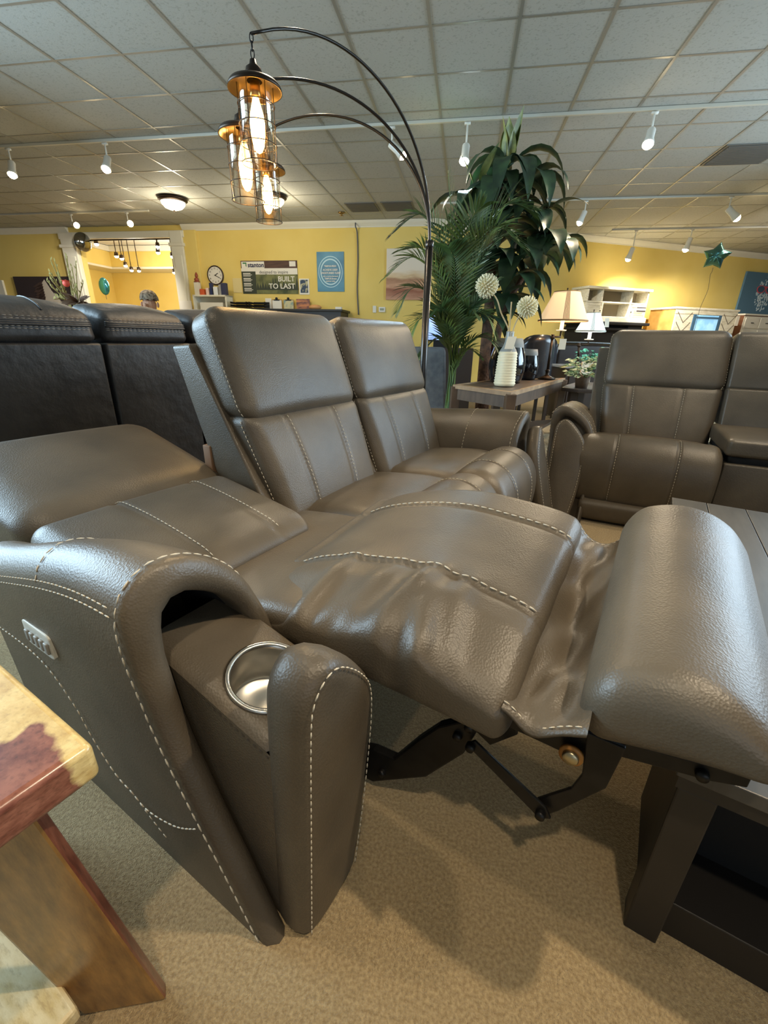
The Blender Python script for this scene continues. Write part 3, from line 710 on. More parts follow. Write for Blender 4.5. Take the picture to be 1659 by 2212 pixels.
# ------------------------------------------------------------------ arc floor lamp
PX, PY = .238, 2.99
al = thing('arc_floor_lamp', 'dark metal arc floor lamp with three hanging amber caged lanterns', 'floor lamp', WORLD, PX, PY)
MB().tube([(PX, PY, .02), (PX, PY, 1.53)], .0225, 20).build('pole', POLE, al)
MB().lathe((PX, PY, 0), [(0, .0), (.17, .0), (.17, .02), (.16, .03), (.03, .035), (.03, .05), (0, .05)], 32).build('base', BLACKM, al)
MB().lathe((PX, PY, 1.52), [(.0225, -.01), (.026, -.005), (.026, .025), (0, .03)], 20).build('collar', POLE, al)
def lantern(top, sc_, sub_len):
    x, y, z = top
    g = MB(); k = sc_
    # hook + chain links
    for i in range(3):
        c = Vector((x, y, z - .012 - .024 * i)); n = (1, 0, 0) if i % 2 else (0, 1, 0)
        u, v = ((Vector((0, 1, 0)), Vector((0, 0, 1))) if i % 2 else (Vector((1, 0, 0)), Vector((0, 0, 1))))
        g.tube([c + u * .007 * math.cos(a) + v * .016 * math.sin(a) for a in [2 * PI * q / 12 for q in range(13)]], .0022, 6)
    ch = g.build('chain', BLACKM, al)
    t = z - .075
    cap = MB().lathe((x, y, t), [(0, .0), (.012, -.002), (.016, -.018), (.030 * k, -.028), (.034 * k, -.045), (.034 * k, -.055), (.096 * k, -.075), (.104 * k, -.085), (.107 * k, -.098)], 36).m(1).lathe((x, y, t), [(.107 * k, -.098), (.102 * k, -.097), (.092 * k, -.084), (.03 * k, -.068)], 36).build('lamp_cap', [BRONZE, CAPIN], al)
    gz0, gz1 = t - .078, t - .078 - sub_len; R = .066 * k
    MB().lathe((x, y, 0), [(R, gz0), (R, gz1), (R - .003, gz1), (R - .003, gz0)], 36).build('glass_cylinder', AMBERG, cap)
    w = MB(); Rw = R + .004
    for q in range(6):
        a = 2 * PI * q / 6 + .3; w.tube([(x + Rw * math.cos(a), y + Rw * math.sin(a), gz0), (x + Rw * math.cos(a), y + Rw * math.sin(a), gz1)], .0016, 6)
    for q in range(1, 5):
        zz = lerp(gz0, gz1, q / 4); w.tube([(x + (Rw + .003) * math.cos(a), y + (Rw + .003) * math.sin(a), zz) for a in [2 * PI * j / 36 for j in range(37)]], .0018, 6)
    w.build('wire_cage', BRONZE, cap)
    MB().lathe((x, y, t - .07), [(0, 0), (.02, 0), (.022, -.045), (.018, -.05), (0, -.05)], 20).build('socket', CAPIN, cap)
    b = MB(); b.lathe((x, y, t - .12), [(.012, 0), (.015, -.012), (.026, -.05), (.030, -.08), (.028, -.12), (.022, -.155), (.012, -.175), (.0, -.182)], 20).build('bulb', FILAM, cap)
    pl = bpy.data.lights.new('lantern_light', 'POINT'); pl.energy = 7; pl.color = (1, .62, .25); pl.shadow_soft_size = .03
    po = bpy.data.objects.new('lantern_light', pl); COL.objects.link(po); po.location = (x, y, t - .30); po.parent = None
L3 = [((-.552, 2.235, 2.085), 1.0, .26, 2.26), ((-.66, 2.40, 1.995), 1.0, .26, 2.16), ((-.70, 2.95, 2.03), 1.0, .26, 2.16)]
for (top, k, ln, apex) in L3:
    d = Vector((top[0] - PX, top[1] - PY)); n = d.length; d.normalize(); pts = []
    for i in range(30):
        a = PI / 2 * 1.28 * i / 29                # quarter ellipse that dips past its crown
        hx = n * 1.0 * (1 - math.cos(a)) / (1 - math.cos(PI / 2 * 1.28)); hz = 1.5 + (apex - 1.5) * math.sin(a) ** .92
        if i == 29: hz = top[2]
        pts.append((PX + d.x * hx, PY + d.y * hx, hz))
    zend = pts[-1][2]; zz = pts[-2][2]
    k0 = zz + (zz - pts[-3][2]); sh = top[2] - k0
    pts = [(a, b, c + sh * (i / 29) ** 2) if i < 29 else (a, b, top[2]) for i, (a, b, c) in enumerate(pts)]
    MB().tube(pts, .0085, 10, taper=lambda t: 1 - .35 * t).build('arm', POLE, al)
    lantern(top, k, ln)

# ------------------------------------------------------------------ track lighting
def rail(x0, x1, y, label, z=ZC):
    o = single(MB().box(x0, x1, y - .016, y + .016, z - .03, z - .002), 'track_rail', mat('off white rail', S(196, 194, 182), .4), label, 'track rail', ROOM, ((x0 + x1) / 2, y, z - .035), 'ceiling track rails', smooth=False, bevel=.004)
rail(-9, 3.6, 5.48, 'long white track rail nearest the viewer, crossing above the arc lamp')
rail(-11, -5.75, 8.24, 'short white track rail above the doorway at far left')
rail(-.6, 6.5, 8.30, 'white track rail to the right of the plants, in front of the star balloon')
rail(2.58, 7.5, 10.37, 'white track rail farthest back on the right, near the slanted wall')
def head(x, y, tilt, az, m, label, beam=None, L=.13, drop=.15, ln_=.17, R=.043, zt=ZC - .036):
    t = thing('track_light', label, 'track light', ROOM, x, y, zt - drop, 'ceiling track lights')
    mb = MB(); mb.box(x - .03, x + .03, y - .014, y + .014, zt - .018, zt); mb.tube([(x, y, zt - .015), (x, y, zt - drop)], .009, 8); mb.build('stem', WHITEM, t)
    d = Vector((math.sin(tilt) * math.cos(az), math.sin(tilt) * math.sin(az), -math.cos(tilt))); c = Vector((x, y, zt - drop)) - d * .02
    MB().lathe(c, [(0, 0), (R * .8, 0), (R * .88, .008), (R * .88, ln_ * .6), (R * 1.12, ln_ * .85), (R * 1.2, ln_), (R * 1.1, ln_), (R * 1.02, ln_ * .85), (0, ln_ * .8)], 20, d).build('lamp_can', WHITEM, t)
    MB().lathe(c, [(R * 1.02, ln_ * .84), (R * 1.05, ln_ * 1.0), (R * .8, ln_ * 1.12), (R * .4, ln_ * 1.2), (0, ln_ * 1.22)], 20, d).build('bulb', m, t)
    if beam:
        p = ROOM.w(*(c + d * (ln_ * 1.35))); q = ROOM.w(*(c + d * 2)); spot('track_beam', p, q if y < 8 else ROOM.w(x + (-1.3 if x < -5 else 1.3 if x > 4.2 else .5), y + (.6 if x < 4.2 else 1.8), 1.3), beam[0] * (2.3 if y < 8 else 3.6), beam[1] if y < 8 else (1, .92, .80), beam[2], .5, .05)
V = math.radians
head(-5.55, 5.48, V(30), V(-60), BULBW, 'track light cut off by the photo\'s left edge, glaring warm', (30, WARM, 90))
head(-4.25, 5.48, V(35), V(-75), BULBW, 'warm glaring track light left of the lanterns, second from the left edge', (40, WARM, 90))
head(-2.58, 5.48, V(25), V(20), BULBW, 'slim track light just left of the lanterns, pointing down and right', (25, NEUT, 80))
head(-.93, 5.48, V(52), V(0), BULBW, 'track light between lanterns and lamp pole, tipped strongly to the right', (30, NEUT, 80))
head(-.17, 5.48, V(25), V(-95), BULBC, 'blue-white glaring track light above the palm', (45, (.6, .85, 1), 100), drop=.2)
head(1.55, 5.48, V(35), V(-110), BULBW, 'warm glaring track light right of the tall plants', (50, WARM, 100))
head(-7.35, 8.24, V(75), V(-25), BULBW, 'warm track light in front of the left doorway post', (45, WARM, 110), ln_=.17)
head(-6.2, 8.24, V(75), V(-40), BULBW, 'warm track light in front of the doorway header', (45, WARM, 110), ln_=.17)
head(1.62, 8.30, V(22), V(200), BULBW, 'small track light just right of the leafy plant top', (40, WARM, 110))
head(3.62, 8.30, V(48), V(-10), BULBW, 'track light tipped right, above the star balloon', (50, WARM, 110), ln_=.2, R=.05)
head(4.45, 8.30, V(50), V(180), BULBW, 'track light cut off by the photo\'s right edge', (40, WARM, 110), ln_=.2, R=.05)
head(3.02, 10.37, V(15), V(150), BULBW, 'double-stem track light over the white console, next to the slanted wall', (60, WARM, 120), drop=.30, ln_=.2, R=.05)
head(4.0, 10.37, V(12), V(180), BULBW, 'farthest track light, left of the star balloon', (60, WARM, 120), ln_=.2, R=.05)
# dome lights
for x, y, lab in ((-4.86, 7.62, 'flush bronze-rimmed dome light, the left of the pair'), (-3.18, 7.66, 'flush bronze-rimmed dome light, the right of the pair')):
    t = thing('ceiling_light', lab, 'ceiling light', ROOM, x, y, ZC - .16, 'flush dome ceiling lights')
    MB().lathe((x, y, ZC), [(0, -.003), (.20, -.003), (.225, -.02), (.225, -.04), (.19, -.065), (.18, -.06)], 32).build('rim', BRONZE, t)
    MB().lathe((x, y, ZC), [(.188, -.055), (.175, -.10), (.13, -.145), (.06, -.17), (0, -.175)], 32).build('glass_bowl', FROST, t)
    MB().lathe((x, y, ZC), [(.012, -.172), (.016, -.18), (.006, -.195), (0, -.2)], 12).build('finial', BRONZE, t)
    pl = bpy.data.lights.new('dome_light_glow', 'POINT'); pl.energy = 28; pl.color = (1, .86, .6); pl.shadow_soft_size = .15
    po = bpy.data.objects.new('dome_light_glow', pl); COL.objects.link(po); po.location = ROOM.w(x, y, ZC - .36)
VENT = mat('grey vent grille', S(110, 108, 102), .5, .3)
for x, y, sx, sy, lab in ((-1.9, 8.43, .26, .25, 'grey ceiling vent at the left of two near the far wall'), (-1.3, 8.43, .26, .25, 'grey ceiling vent at the right of two near the far wall'), (2.96, 6.75, .33, .30, 'large grey ceiling vent near the photo\'s right edge')):
    t = thing('ceiling_vent', lab, 'vent', ROOM, x, y, ZC - .02)
    mb = MB(); mb.box(x - sx, x + sx, y - sy, y + sy, ZC - .012, ZC - .002); mb.build('frame', VENT, t, smooth=False)
    mb = MB()
    for k in range(14):
        yy2 = lerp(y - sy + .03, y + sy - .03, k / 13); mb.hexa([(a, yy2 + b * .012 + c * .01, ZC - .014 - c * .008) for a in (x - sx + .03, x + sx - .03) for b in (-1, 0) for c in (0, 1)])
    mb.build('slats', mat('dark vent slat', S(84, 82, 78), .5), t, smooth=False)
t = thing('sprinkler', 'brass sprinkler head on the ceiling right of the dome lights', 'sprinkler', ROOM, -2.35, 8.72, ZC - .06)
MB().lathe((-2.35, 8.72, ZC), [(0, -.003), (.06, -.003), (.055, -.02), (.02, -.03), (.015, -.05), (.04, -.055), (0, -.06)], 16).build('body', CAPIN, t)
single(MB().lathe((2.72, 4.75, ZC), [(0, -.03), (.09, -.03), (.1, -.02), (.1, -.002), (0, -.002)], 28), 'smoke_detector', WHITEM, 'round white disc on the ceiling at the top right', 'smoke detector', ROOM, (2.72, 4.75, ZC - .03))
# ------------------------------------------------------------------ wedge end table with its pots and lamps
GWOOD = mat('grey brown oak', S(92, 74, 58), .45, noise=(6, S(74, 58, 45), 5, .35, .65, (1, 6, 1)))
PALEW = mat('worn pale table edge', S(170, 142, 108), .5, noise=(9, S(140, 112, 82), 4, .35, .65))
FRONT, LEFT, BACKC, RIGHT = (.98, 3.51), (.60, 4.06), (1.18, 4.78), (2.02, 5.12)
wt = thing('end_table', 'grey-brown wedge-shaped end table holding the ribbed vase, behind the corner of the sofas', 'table', WORLD, 1.2, 4.3)
quad = [FRONT, RIGHT, BACKC, LEFT]
def inset_quad(q, d):
    c = (sum(p[0] for p in q) / 4, sum(p[1] for p in q) / 4); return [(lerp(p[0], c[0], d), lerp(p[1], c[1], d)) for p in q]
mb = MB(); mb.prism(inset_quad(quad, .05), .602, .622, lambda u, v, d: (u, v, d)); mb.build('tabletop', GWOOD, wt, smooth=False)
mb = MB(); q1, q2 = quad, inset_quad(quad, .10)
for i in range(4):
    j = (i + 1) % 4; mb.hexa([(x, y, z) for (x, y) in () for z in ()] or [(*q1[i], .595), (*q1[i], .628), (*q2[i], .595), (*q2[i], .628), (*q1[j], .595), (*q1[j], .628), (*q2[j], .595), (*q2[j], .628)])
mb.build('top_border', PALEW, wt, smooth=False)
mb = MB(); q1, q2 = inset_quad(quad, .03), inset_quad(quad, .06)
for i in range(4):
    j = (i + 1) % 4; mb.hexa([(*q1[i], .50), (*q1[i], .596), (*q2[i], .50), (*q2[i], .596), (*q1[j], .50), (*q1[j], .596), (*q2[j], .50), (*q2[j], .596)])
mb.build('apron', GWOOD, wt, smooth=False)
for (x, y) in inset_quad(quad, .045):
    MB().box(x - .04, x + .04, y - .04, y + .04, 0, .612).build('leg', GWOOD, wt, smooth=False, bevel=.006)
mb = MB(); mb.prism(inset_quad(quad, .08), .14, .17, lambda u, v, d: (u, v, d)); mb.build('lower_shelf', GWOOD, wt, smooth=False)

CREAM = mat('cream ribbed stoneware', S(226, 214, 180), .5); GREYG = mat('grey glaze', S(150, 152, 148), .3)
VX, VY, VZ = 1.06, 4.055, .628
vs = thing('ribbed_vase', 'tall ribbed cream vase with grey bottle neck and a hanging price tag', 'vase', WORLD, VX, VY, VZ)
pr = [(0, 0), (.085, 0)]
for k in range(12):
    z = .012 + k * .0225; r = lerp(.090, .078, k / 11); pr += [(r, z), (r + .006, z + .011), (r, z + .0205)]
pr += [(.074, .288)]
MB().lathe((VX, VY, VZ), pr, 40).build('ribbed_body', CREAM, vs)
MB().lathe((VX, VY, VZ), [(.074, .288), (.066, .305), (.046, .335), (.036, .37), (.033, .44), (.034, .452), (.029, .452), (.028, .37), (0, .36)], 32).build('neck', GREYG, vs)
PAPER = mat('white paper tag', S(236, 228, 208), .7)
mb = MB(); mb.hexa([(VX - .055 + a * .075 + c * .018, VY - .078 - b * .002, VZ + .31 + c * .10) for a in (0, 1) for b in (0, 1) for c in (0, 1)]); mb.build('price_tag', PAPER, vs, smooth=False)
MB().tube([(VX - .01, VY - .078, VZ + .405), (VX - .01, VY - .05, VZ + .44), (VX + .03, VY - .02, VZ + .448)], .0015, 5).build('tag_string', THREAD, vs)
POM = mat('cream dried flower', S(232, 224, 190), .8); STEM = mat('pale dried stem', S(196, 178, 140), .8)
def pom(pts, c, r, label):
    t = thing('dried_pompom_flower', label, 'flower', WORLD, *pts[0])
    MB().tube(smoothpath([pts[0]] + pts[1:], 6), .006, 7).build('stem', STEM, t)
    if r:
        mb = MB(); mb.sphere(c, r * .62, 14, 10); rr = random.Random(int(c[0] * 1000))
        N = 150
        for i in range(N):
            z = 1 - 2 * (i + .5) / N; a = i * 2.39996; q = math.sqrt(1 - z * z); d = Vector((q * math.cos(a), q * math.sin(a), z)); c_ = Vector(c)
            mb.tube([c_ + d * r * .5, c_ + d * r * .8, c_ + d * r * rr.uniform(.93, 1.05)], r * .085, 5, taper=lambda t: 1.0 - .3 * t)
        mb.build('flower_head', POM, t)
pom([(1.06, 4.05, .99), (1.04, 4.06, 1.10), (.97, 4.08, 1.22), (.92, 4.09, 1.33), (.85, 4.107, 1.40)], (.83, 4.107, 1.43), .097, 'pale pompom dried flower, the higher one leaning left out of the ribbed vase')
pom([(1.07, 4.055, .99), (1.08, 4.05, 1.09), (1.105, 4.04, 1.18), (1.15, 4.03, 1.25)], (1.168, 4.02, 1.27), .088, 'pale pompom dried flower, the lower one leaning right out of the ribbed vase')
pom([(1.062, 4.06, .99), (1.05, 4.06, 1.12), (1.04, 4.06, 1.31)], (0, 0, 0), 0, 'bare broken-off dried stem standing upright in the ribbed vase')
GLOSSB = mat('glossy black glaze', S(16, 16, 20), .08, coat=.5); CONC = mat('grey concrete band', S(128, 130, 128), .7)
def barrel(x, y, R, H, label):
    t = thing('barrel_vase', label, 'vase', WORLD, x, y, .628, 'black barrel vases')
    z = .628; P = lambda s: R * (.72 + .28 * math.sin(PI * (.12 + .80 * s)))
    MB().lathe((x, y, z), [(0, 0)] + [(P(s / 14), H * s / 14 * .80) for s in range(15)], 36).build('body', GLOSSB, t)
    MB().lathe((x, y, z), [(P(1) * 1.005, H * .79), (P(1) * .98, H * .86), (P(1) * .86, H), (P(1) * .80, H), (P(1) * .80, H * .9), (0, H * .85)], 36).build('neck_band', CONC, t)
barrel(1.17, 4.46, .175, .40, 'large glossy black barrel vase with grey neck band, behind the ribbed vase')
barrel(1.50, 4.85, .105, .30, 'small glossy black barrel vase with grey rim, right of the large one')

SHADE = mat('tan linen lampshade', S(222, 184, 138), .8, emit=(1, .70, .40, 1), es=.62)
SHADEW = mat('white linen lampshade', S(232, 240, 240), .8, emit=(.8, .95, 1, 1), es=.9)
STRIPE = mat('brown shade stripe', S(148, 116, 76), .8); STRIPEW = mat('grey shade stripe', S(170, 172, 160), .8)
IVORY = mat('ivory candle sleeve', S(240, 228, 200), .5, emit=(1, .85, .6, 1), es=.35)
def table_lamp(base, ax, zb, zt_, rb, rt, m, ms, label, tilt=(0, 0)):
    x, y, z = base; X, Y = ax
    t = thing('table_lamp', label, 'lamp', WORLD, x, y, z)
    MB().lathe((x, y, z), [(0, 0), (.09, 0), (.09, .012), (.05, .025), (.022, .04), (.018, .07), (.028, .085), (.014, .10)], 28).build('base', BRONZE, t)
    MB().tube([(x, y, z + .09), (x + tilt[0], y + tilt[1], zb - .17)], .014, 12).build('post', BRONZE, t)
    MB().lathe((x + tilt[0], y + tilt[1], zb - .18), [(.014, 0), (.026, .01), (.026, .02), (.012, .03), (.02, .045), (0, .05)], 20).build('finial', BRONZE, t)
    MB().tube([(x + tilt[0], y + tilt[1], zb - .155), (X, Y, zb - .155), (X, Y, zb - .09)], .010, 8).build('swing_arm', BRONZE, t)
    MB().lathe((X, Y, zb), [(0, -.095), (.05, -.095), (.055, -.085), (.02, -.082), (.019, .02), (0, .02)], 24).build('candle_cup', IVORY, t)
    mb = MB(); mb.lathe((X, Y, 0), [(rb, zb), (rt, zt_), (rt - .004, zt_), (rb - .004, zb)], 48); sh = mb.build('lamp_shade', m, t)
    mb = MB(); mb.lathe((X, Y, 0), [(rb + .002, zb - .004), (rb + .003, zb + .012), (rb - .005, zb + .012), (rb - .005, zb - .004)], 48); mb.build('shade_trim', ms, sh); mb = MB(); mb.lathe((X, Y, 0), [(rt + .002, zt_ - .008), (rt + .002, zt_ + .003), (rt - .006, zt_ + .003)], 48); mb.build('shade_trim', ms, sh)
    mb = MB(); a0 = math.atan2(0 - Y, 0 - X)
    for k in (-2, -1, 0, 1, 2):
        a = a0 + k * .055 + .12
        mb.hexa([(X + (lerp(rb, rt, s) + o) * math.cos(a + da), Y + (lerp(rb, rt, s) + o) * math.sin(a + da), lerp(zb, zt_, s)) for o in (.0, .0025) for da in (-.012, .012) for s in (.02, .98)])
    mb.build('shade_stripes', ms, sh, smooth=False)
    mb = MB(); mb.lathe((X, Y, zt_), [(.0, .04), (.008, .03), (.004, .015), (.012, .0), (0, -.005)], 12); mb.build('harp_finial', BRONZE, sh)
    pl = bpy.data.lights.new('table_lamp_light', 'POINT'); pl.energy = 5; pl.color = (1, .75, .45) if m is SHADE else (.9, .97, 1); pl.shadow_soft_size = .04
    po = bpy.data.objects.new('table_lamp_light', pl); COL.objects.link(po); po.location = (X, Y, lerp(zb, zt_, .45))
    return t
tl = table_lamp((1.74, 4.93, .628), (1.868, 5.066), 1.21, 1.492, .252, .128, SHADE, STRIPE, 'lit bronze table lamp with tan striped cone shade on the wedge end table', (.02, .06))
mb = MB(); mb.box(1.80, 1.872, 4.88, 4.883, .93, 1.035); mb.build('price_tag', PAPER, tl, smooth=False)
# second end table further back, with ivy, lamp and card
DRK = mat('dark walnut', S(52, 42, 36), .45)
t2 = thing('end_table', 'dark end table with octagonal-cut top half hidden behind the loveseat, holding a leafy pot', 'table', WORLD, 2.15, 4.75)
mb = MB(); mb.prism([(1.76, 4.52), (1.86, 4.36), (2.4, 4.36), (2.6, 4.8), (2.5, 5.2), (2.2, 5.22), (1.9, 4.78)], .545, .58, lambda u, v, d: (u, v, d)); mb.build('tabletop', DRK, t2, bevel=.006, smooth=False)
for x, y in ((1.87, 4.48), (2.36, 4.46), (2.46, 5.1), (2.22, 5.12)): MB().box(x - .035, x + .035, y - .035, y + .035, 0, .546).build('leg', DRK, t2, smooth=False)
t3 = thing('sideboard', 'dark low sideboard behind the loveseat, carrying the white lamp and ivy', 'sideboard', WORLD, 2.75, 6.0)
MB().box(2.25, 3.9, 5.72, 6.25, .06, .70).build('body', DRK, t3, smooth=False, bevel=.006); MB().box(2.22, 3.93, 5.69, 6.28, .70, .728).build('worktop', mat('pale grey table top', S(150, 150, 150), .3), t3, smooth=False, bevel=.004)
for x in (2.3, 3.05): MB().box(x, x + .7, 5.708, 5.722, .10, .66).build('door', DRK, t3, smooth=False, bevel=.004)
for x in (2.32, 3.82):
    MB().box(x, x + .06, 5.75, 6.2, 0, .06).build('foot', DRK, t3, smooth=False)
tw = table_lamp((2.41, 5.80, .728), (2.495, 5.79), 1.13, 1.34, .175, .075, SHADEW, STRIPEW, 'bronze table lamp with bright white cone shade and tag, behind the tan lamp', (-.01, .02))
mb = MB(); mb.hexa([(2.60 + a * .05, 5.66 + b * .002 + c * .03, 1.18 + c * .10) for a in (0, 1) for b in (0, 1) for c in (0, 1)]); mb.build('price_tag', PAPER, tw, smooth=False)
LEAFV = mat('variegated ivy leaf', S(96, 128, 84), .5, noise=(18, S(206, 214, 170), 3, .52, .62)); LEAFT = mat('teal green ivy leaf', S(78, 150, 120), .45, noise=(20, S(50, 110, 90), 3, .4, .6)); LEAFD = mat('dark green leaf', S(40, 60, 44), .45, noise=(9, S(58, 84, 54), 3, .4, .6)); LEAFY = mat('yellow green leaf', S(146, 154, 84), .45, noise=(9, S(84, 98, 48), 3, .4, .6)); LEAFP = mat('palm green leaf', S(50, 78, 44), .42, noise=(5, S(78, 104, 52), 3, .45, .65))
def leaf(mb, base, d, up, L, W, droop=.3, fold=.25, n=7):
    base = Vector(base); d = Vector(d).normalized(); up = Vector(up); up = (up - d * up.dot(d)).normalized(); sd = d.cross(up); rows = []
    p = base.copy(); dd = d.copy()
    for i in range(n):
        t = i / (n - 1); w = W * math.sin(PI * min(1, t ** .75 * .97 + .03)) * (1 if t < .98 else .1)
        rows.append([p + sd * w + up * fold * w, p + sd * w * .5 + up * fold * w * .4, p, p - sd * w * .5 + up * fold * w * .4, p - sd * w + up * fold * w])
        dd = (dd - Vector((0, 0, 1)) * droop / n * 2 * (.3 + t)).normalized(); p = p + dd * (L / (n - 1)); up = (up - dd * up.dot(dd)).normalized()
    mb.grid(rows)
def ivy(x, y, z, R, H, pot_r, pot_h, ml, label, N=110, seed=1, potm=None):
    t = thing('potted_ivy', label, 'plant', WORLD, x, y, z); rr = random.Random(seed)
    MB().lathe((x, y, z), [(0, 0), (pot_r * .75, 0), (pot_r, pot_h), (pot_r * .9, pot_h), (pot_r * .85, pot_h * .85), (0, pot_h * .85)], 24).build('pot', potm or mat('brown basket pot', S(96, 74, 54), .8), t)
    mb = MB()
    for i in range(N):
        a = rr.uniform(0, 2 * PI); e = rr.uniform(-.35, 1.3); q = rr.uniform(.35, 1)
        c = Vector((x + R * q * math.cos(a) * math.cos(e * .8), y + R * q * math.sin(a) * math.cos(e * .8), z + pot_h + H * q * (.15 + .85 * math.sin(max(-.5, e)))))
        leaf(mb, c, (math.cos(a), math.sin(a), rr.uniform(-.3, .6)), (rr.uniform(-.4, .4), -.6, 1), rr.uniform(.05, .075), .02, .3, .2, 5)
    mb.build('foliage', ml, t)
ivy(1.96, 4.53, .58, .18, .20, .075, .12, LEAFV, 'variegated cream and green ivy pot beside the loveseat arm', 150, 3)
ivy(2.66, 5.95, .728, .22, .16, .08, .05, LEAFT, 'teal-green trailing ivy on the sideboard under the white lamp', 110, 4)
single(MB().box(2.20, 2.32, 5.16, 5.19, .58, .80), 'display_card', PAPER, 'small upright white card behind the variegated ivy', 'card', WORLD, (2.26, 5.17, .58), smooth=False, bevel=.002)
# two dark dining chairs with curved backs
BLUEBLK = mat('black leather chair', S(34, 36, 42), .25, coat=.3)
def chair(x, y, rz, label):
    t = thing('dining_chair', label, 'chair', Fr(rz, x, y), 0, 0, 0, 'black curved-back chairs'); 
    rows = []
    for sgn in (0, 1):
        R = []
        for i in range(13):
            a = lerp(-1.15, 1.15, i / 12); ro = []
            for k in range(9):
                s = k / 8; r = .27 - .035 * sgn; h = .42 + .66 * s; top = .12 * (abs(a) / 1.15) ** 3 * s
                ro.append((r * math.sin(a) * (1 - .12 * s), .04 + r * math.cos(a) * .85 - .05 * (1 - s), h - top))
            R.append(ro)
        rows.append(R)
    mb = MB(); mb.grid(rows[0]); mb.grid(rows[1]); mb.grid([[a, b] for a, b in zip([r[-1] for r in rows[0]], [r[-1] for r in rows[1]])]); mb.grid([[a, b] for a, b in zip(rows[0][0], rows[1][0])]); mb.grid([[a, b] for a, b in zip(rows[0][-1], rows[1][-1])])
    mb.build('backrest', BLUEBLK, t)
    Puff([(a, b, c) for a in (-.24, .24) for b in (-.24, .24) for c in (.40, .50)], (.3, .3, .5)).mesh(MB(), (3, 3, 2)).build('seat', BLUEBLK, t)
    for a in (-.19, .19):
        for b in (-.19, .19): MB().box(a - .018, a + .018, b - .018, b + .018, 0, .42).build('leg', DRK, t, smooth=False)
chair(1.80, 5.72, 180, 'black leather curved-back chair showing behind the small barrel vase')
chair(2.20, 6.66, 195, 'black leather curved-back chair behind the tan lamp\'s price tag')
CHROME = mat('chrome tube', S(170, 176, 182), .2, 1.0)
t = thing('bench_chair', 'dark upholstered seat with chrome tube frame behind the white lamp', 'chair', WORLD, 2.95, 7.0)
Puff([(a, b, c) for a in (2.55, 3.4) for b in (6.92, 7.08) for c in (.45, .98)], (.1, .5, .2)).mesh(MB(), (3, 2, 3)).build('backrest', DRK, t)
MB().tube(smoothpath([(2.52, 6.9, .02), (2.52, 6.9, .8), (2.58, 6.9, .97), (2.6, 6.9, 1.0), (3.15, 6.9, 1.0), (3.37, 6.9, .97), (3.43, 6.9, .8), (3.43, 6.9, .02)], 4), .016, 8).build('tube_frame', CHROME, t)
Puff([(a, b, c) for a in (2.55, 3.4) for b in (6.92, 7.4) for c in (.38, .48)], (.1, .1, .5)).mesh(MB(), (3, 3, 2)).build('seat', DRK, t)
# grey armchair and television behind the palm
GREYF = mat('grey upholstery', S(112, 114, 116), .8, noise=(12, S(96, 98, 102), 4, .4, .6))
t = thing('armchair', 'grey upholstered chair back showing between the lamp pole and the palm stems', 'chair', WORLD, .45, 4.9)
Puff([(.12, 4.75, .15), (.14, 4.72, .93), (.12, 5.0, .15), (.14, 4.95, .93), (.66, 4.75, .15), (.60, 4.72, .93), (.66, 5.0, .15), (.60, 4.95, .93)], (.15, .4, .15)).mesh(MB(), (4, 3, 4)).build('backrest', GREYF, t)
Puff([(a, b, c) for a in (.1, .68) for b in (4.9, 5.5) for c in (.1, .45)], (.15, .15, .2)).mesh(MB(), (3, 3, 3)).build('seat', GREYF, t)
SCREEN = mat('blue lit screen', S(120, 150, 215), .2, emit=(.35, .5, .95, 1), es=.9, noise=(3.5, S(210, 225, 250), 3, .45, .6))
t = thing('television', 'blue glowing screen with dark frame half hidden by the lamp pole', 'television', ROOM, -.35, 6.4, 1.0)
MB().box(-.62, -.05, 6.4, 6.44, .98, 1.33).build('frame', BLK, t, smooth=False, bevel=.004); MB().box(-.60, -.07, 6.395, 6.402, 1.0, 1.30).build('screen', SCREEN, t, smooth=False)
MB().box(-.8, .1, 6.3, 6.7, .0, .90).build('stand_cabinet', DRK, t, smooth=False, bevel=.005); MB().box(-.45, -.22, 6.40, 6.46, .90, .985).build('neck', BLK, t, smooth=False)

# ------------------------------------------------------------------ palm and large-leaf plant
pm = thing('areca_palm', 'dark green potted feather palm just right of the arc lamp pole', 'plant', WORLD, .62, 4.40)
MB().lathe((.62, 4.40, 0), [(0, 0), (.13, 0), (.17, .26), (.155, .26), (.15, .23), (0, .23)], 28).build('pot', mat('dark planter', S(40, 36, 34), .6), pm)
rp_ = random.Random(11)
def frond(pts, ll, m=LEAFP, n=26, start=.3, dens=1.0, wid=.0105):
    path = smoothpath(pts, 8); N = len(path); mb = MB(); mb.tube(path, .006, 6, taper=lambda t: 1.3 - 1.0 * t)
    for i in range(n):
        t = lerp(start, .985, i / (n - 1)); k = min(N - 2, int(t * (N - 1))); p = path[k].lerp(path[k + 1], t * (N - 1) - k); d = (path[k + 1] - path[k]).normalized()
        side = d.cross(Vector((0, 0, 1)));
        if side.length < .15: side = d.cross(Vector((.2, 1, 0)))
        side.normalize(); u = side.cross(d)
        L = 1.15 * ll * (math.sin(PI * (.15 + .8 * (t - start) / (1 - start))) ** .6) * rp_.uniform(.85, 1.1)
        for s in (-1, 1):
            leaf(mb, p, d * .75 + side * s * .85 + u * .15, u + side * s * .2, L, wid * rp_.uniform(.85, 1.2), .28, .15, 6)
    mb.build('frond', m, pm)
B = (.62, 4.40, .24)
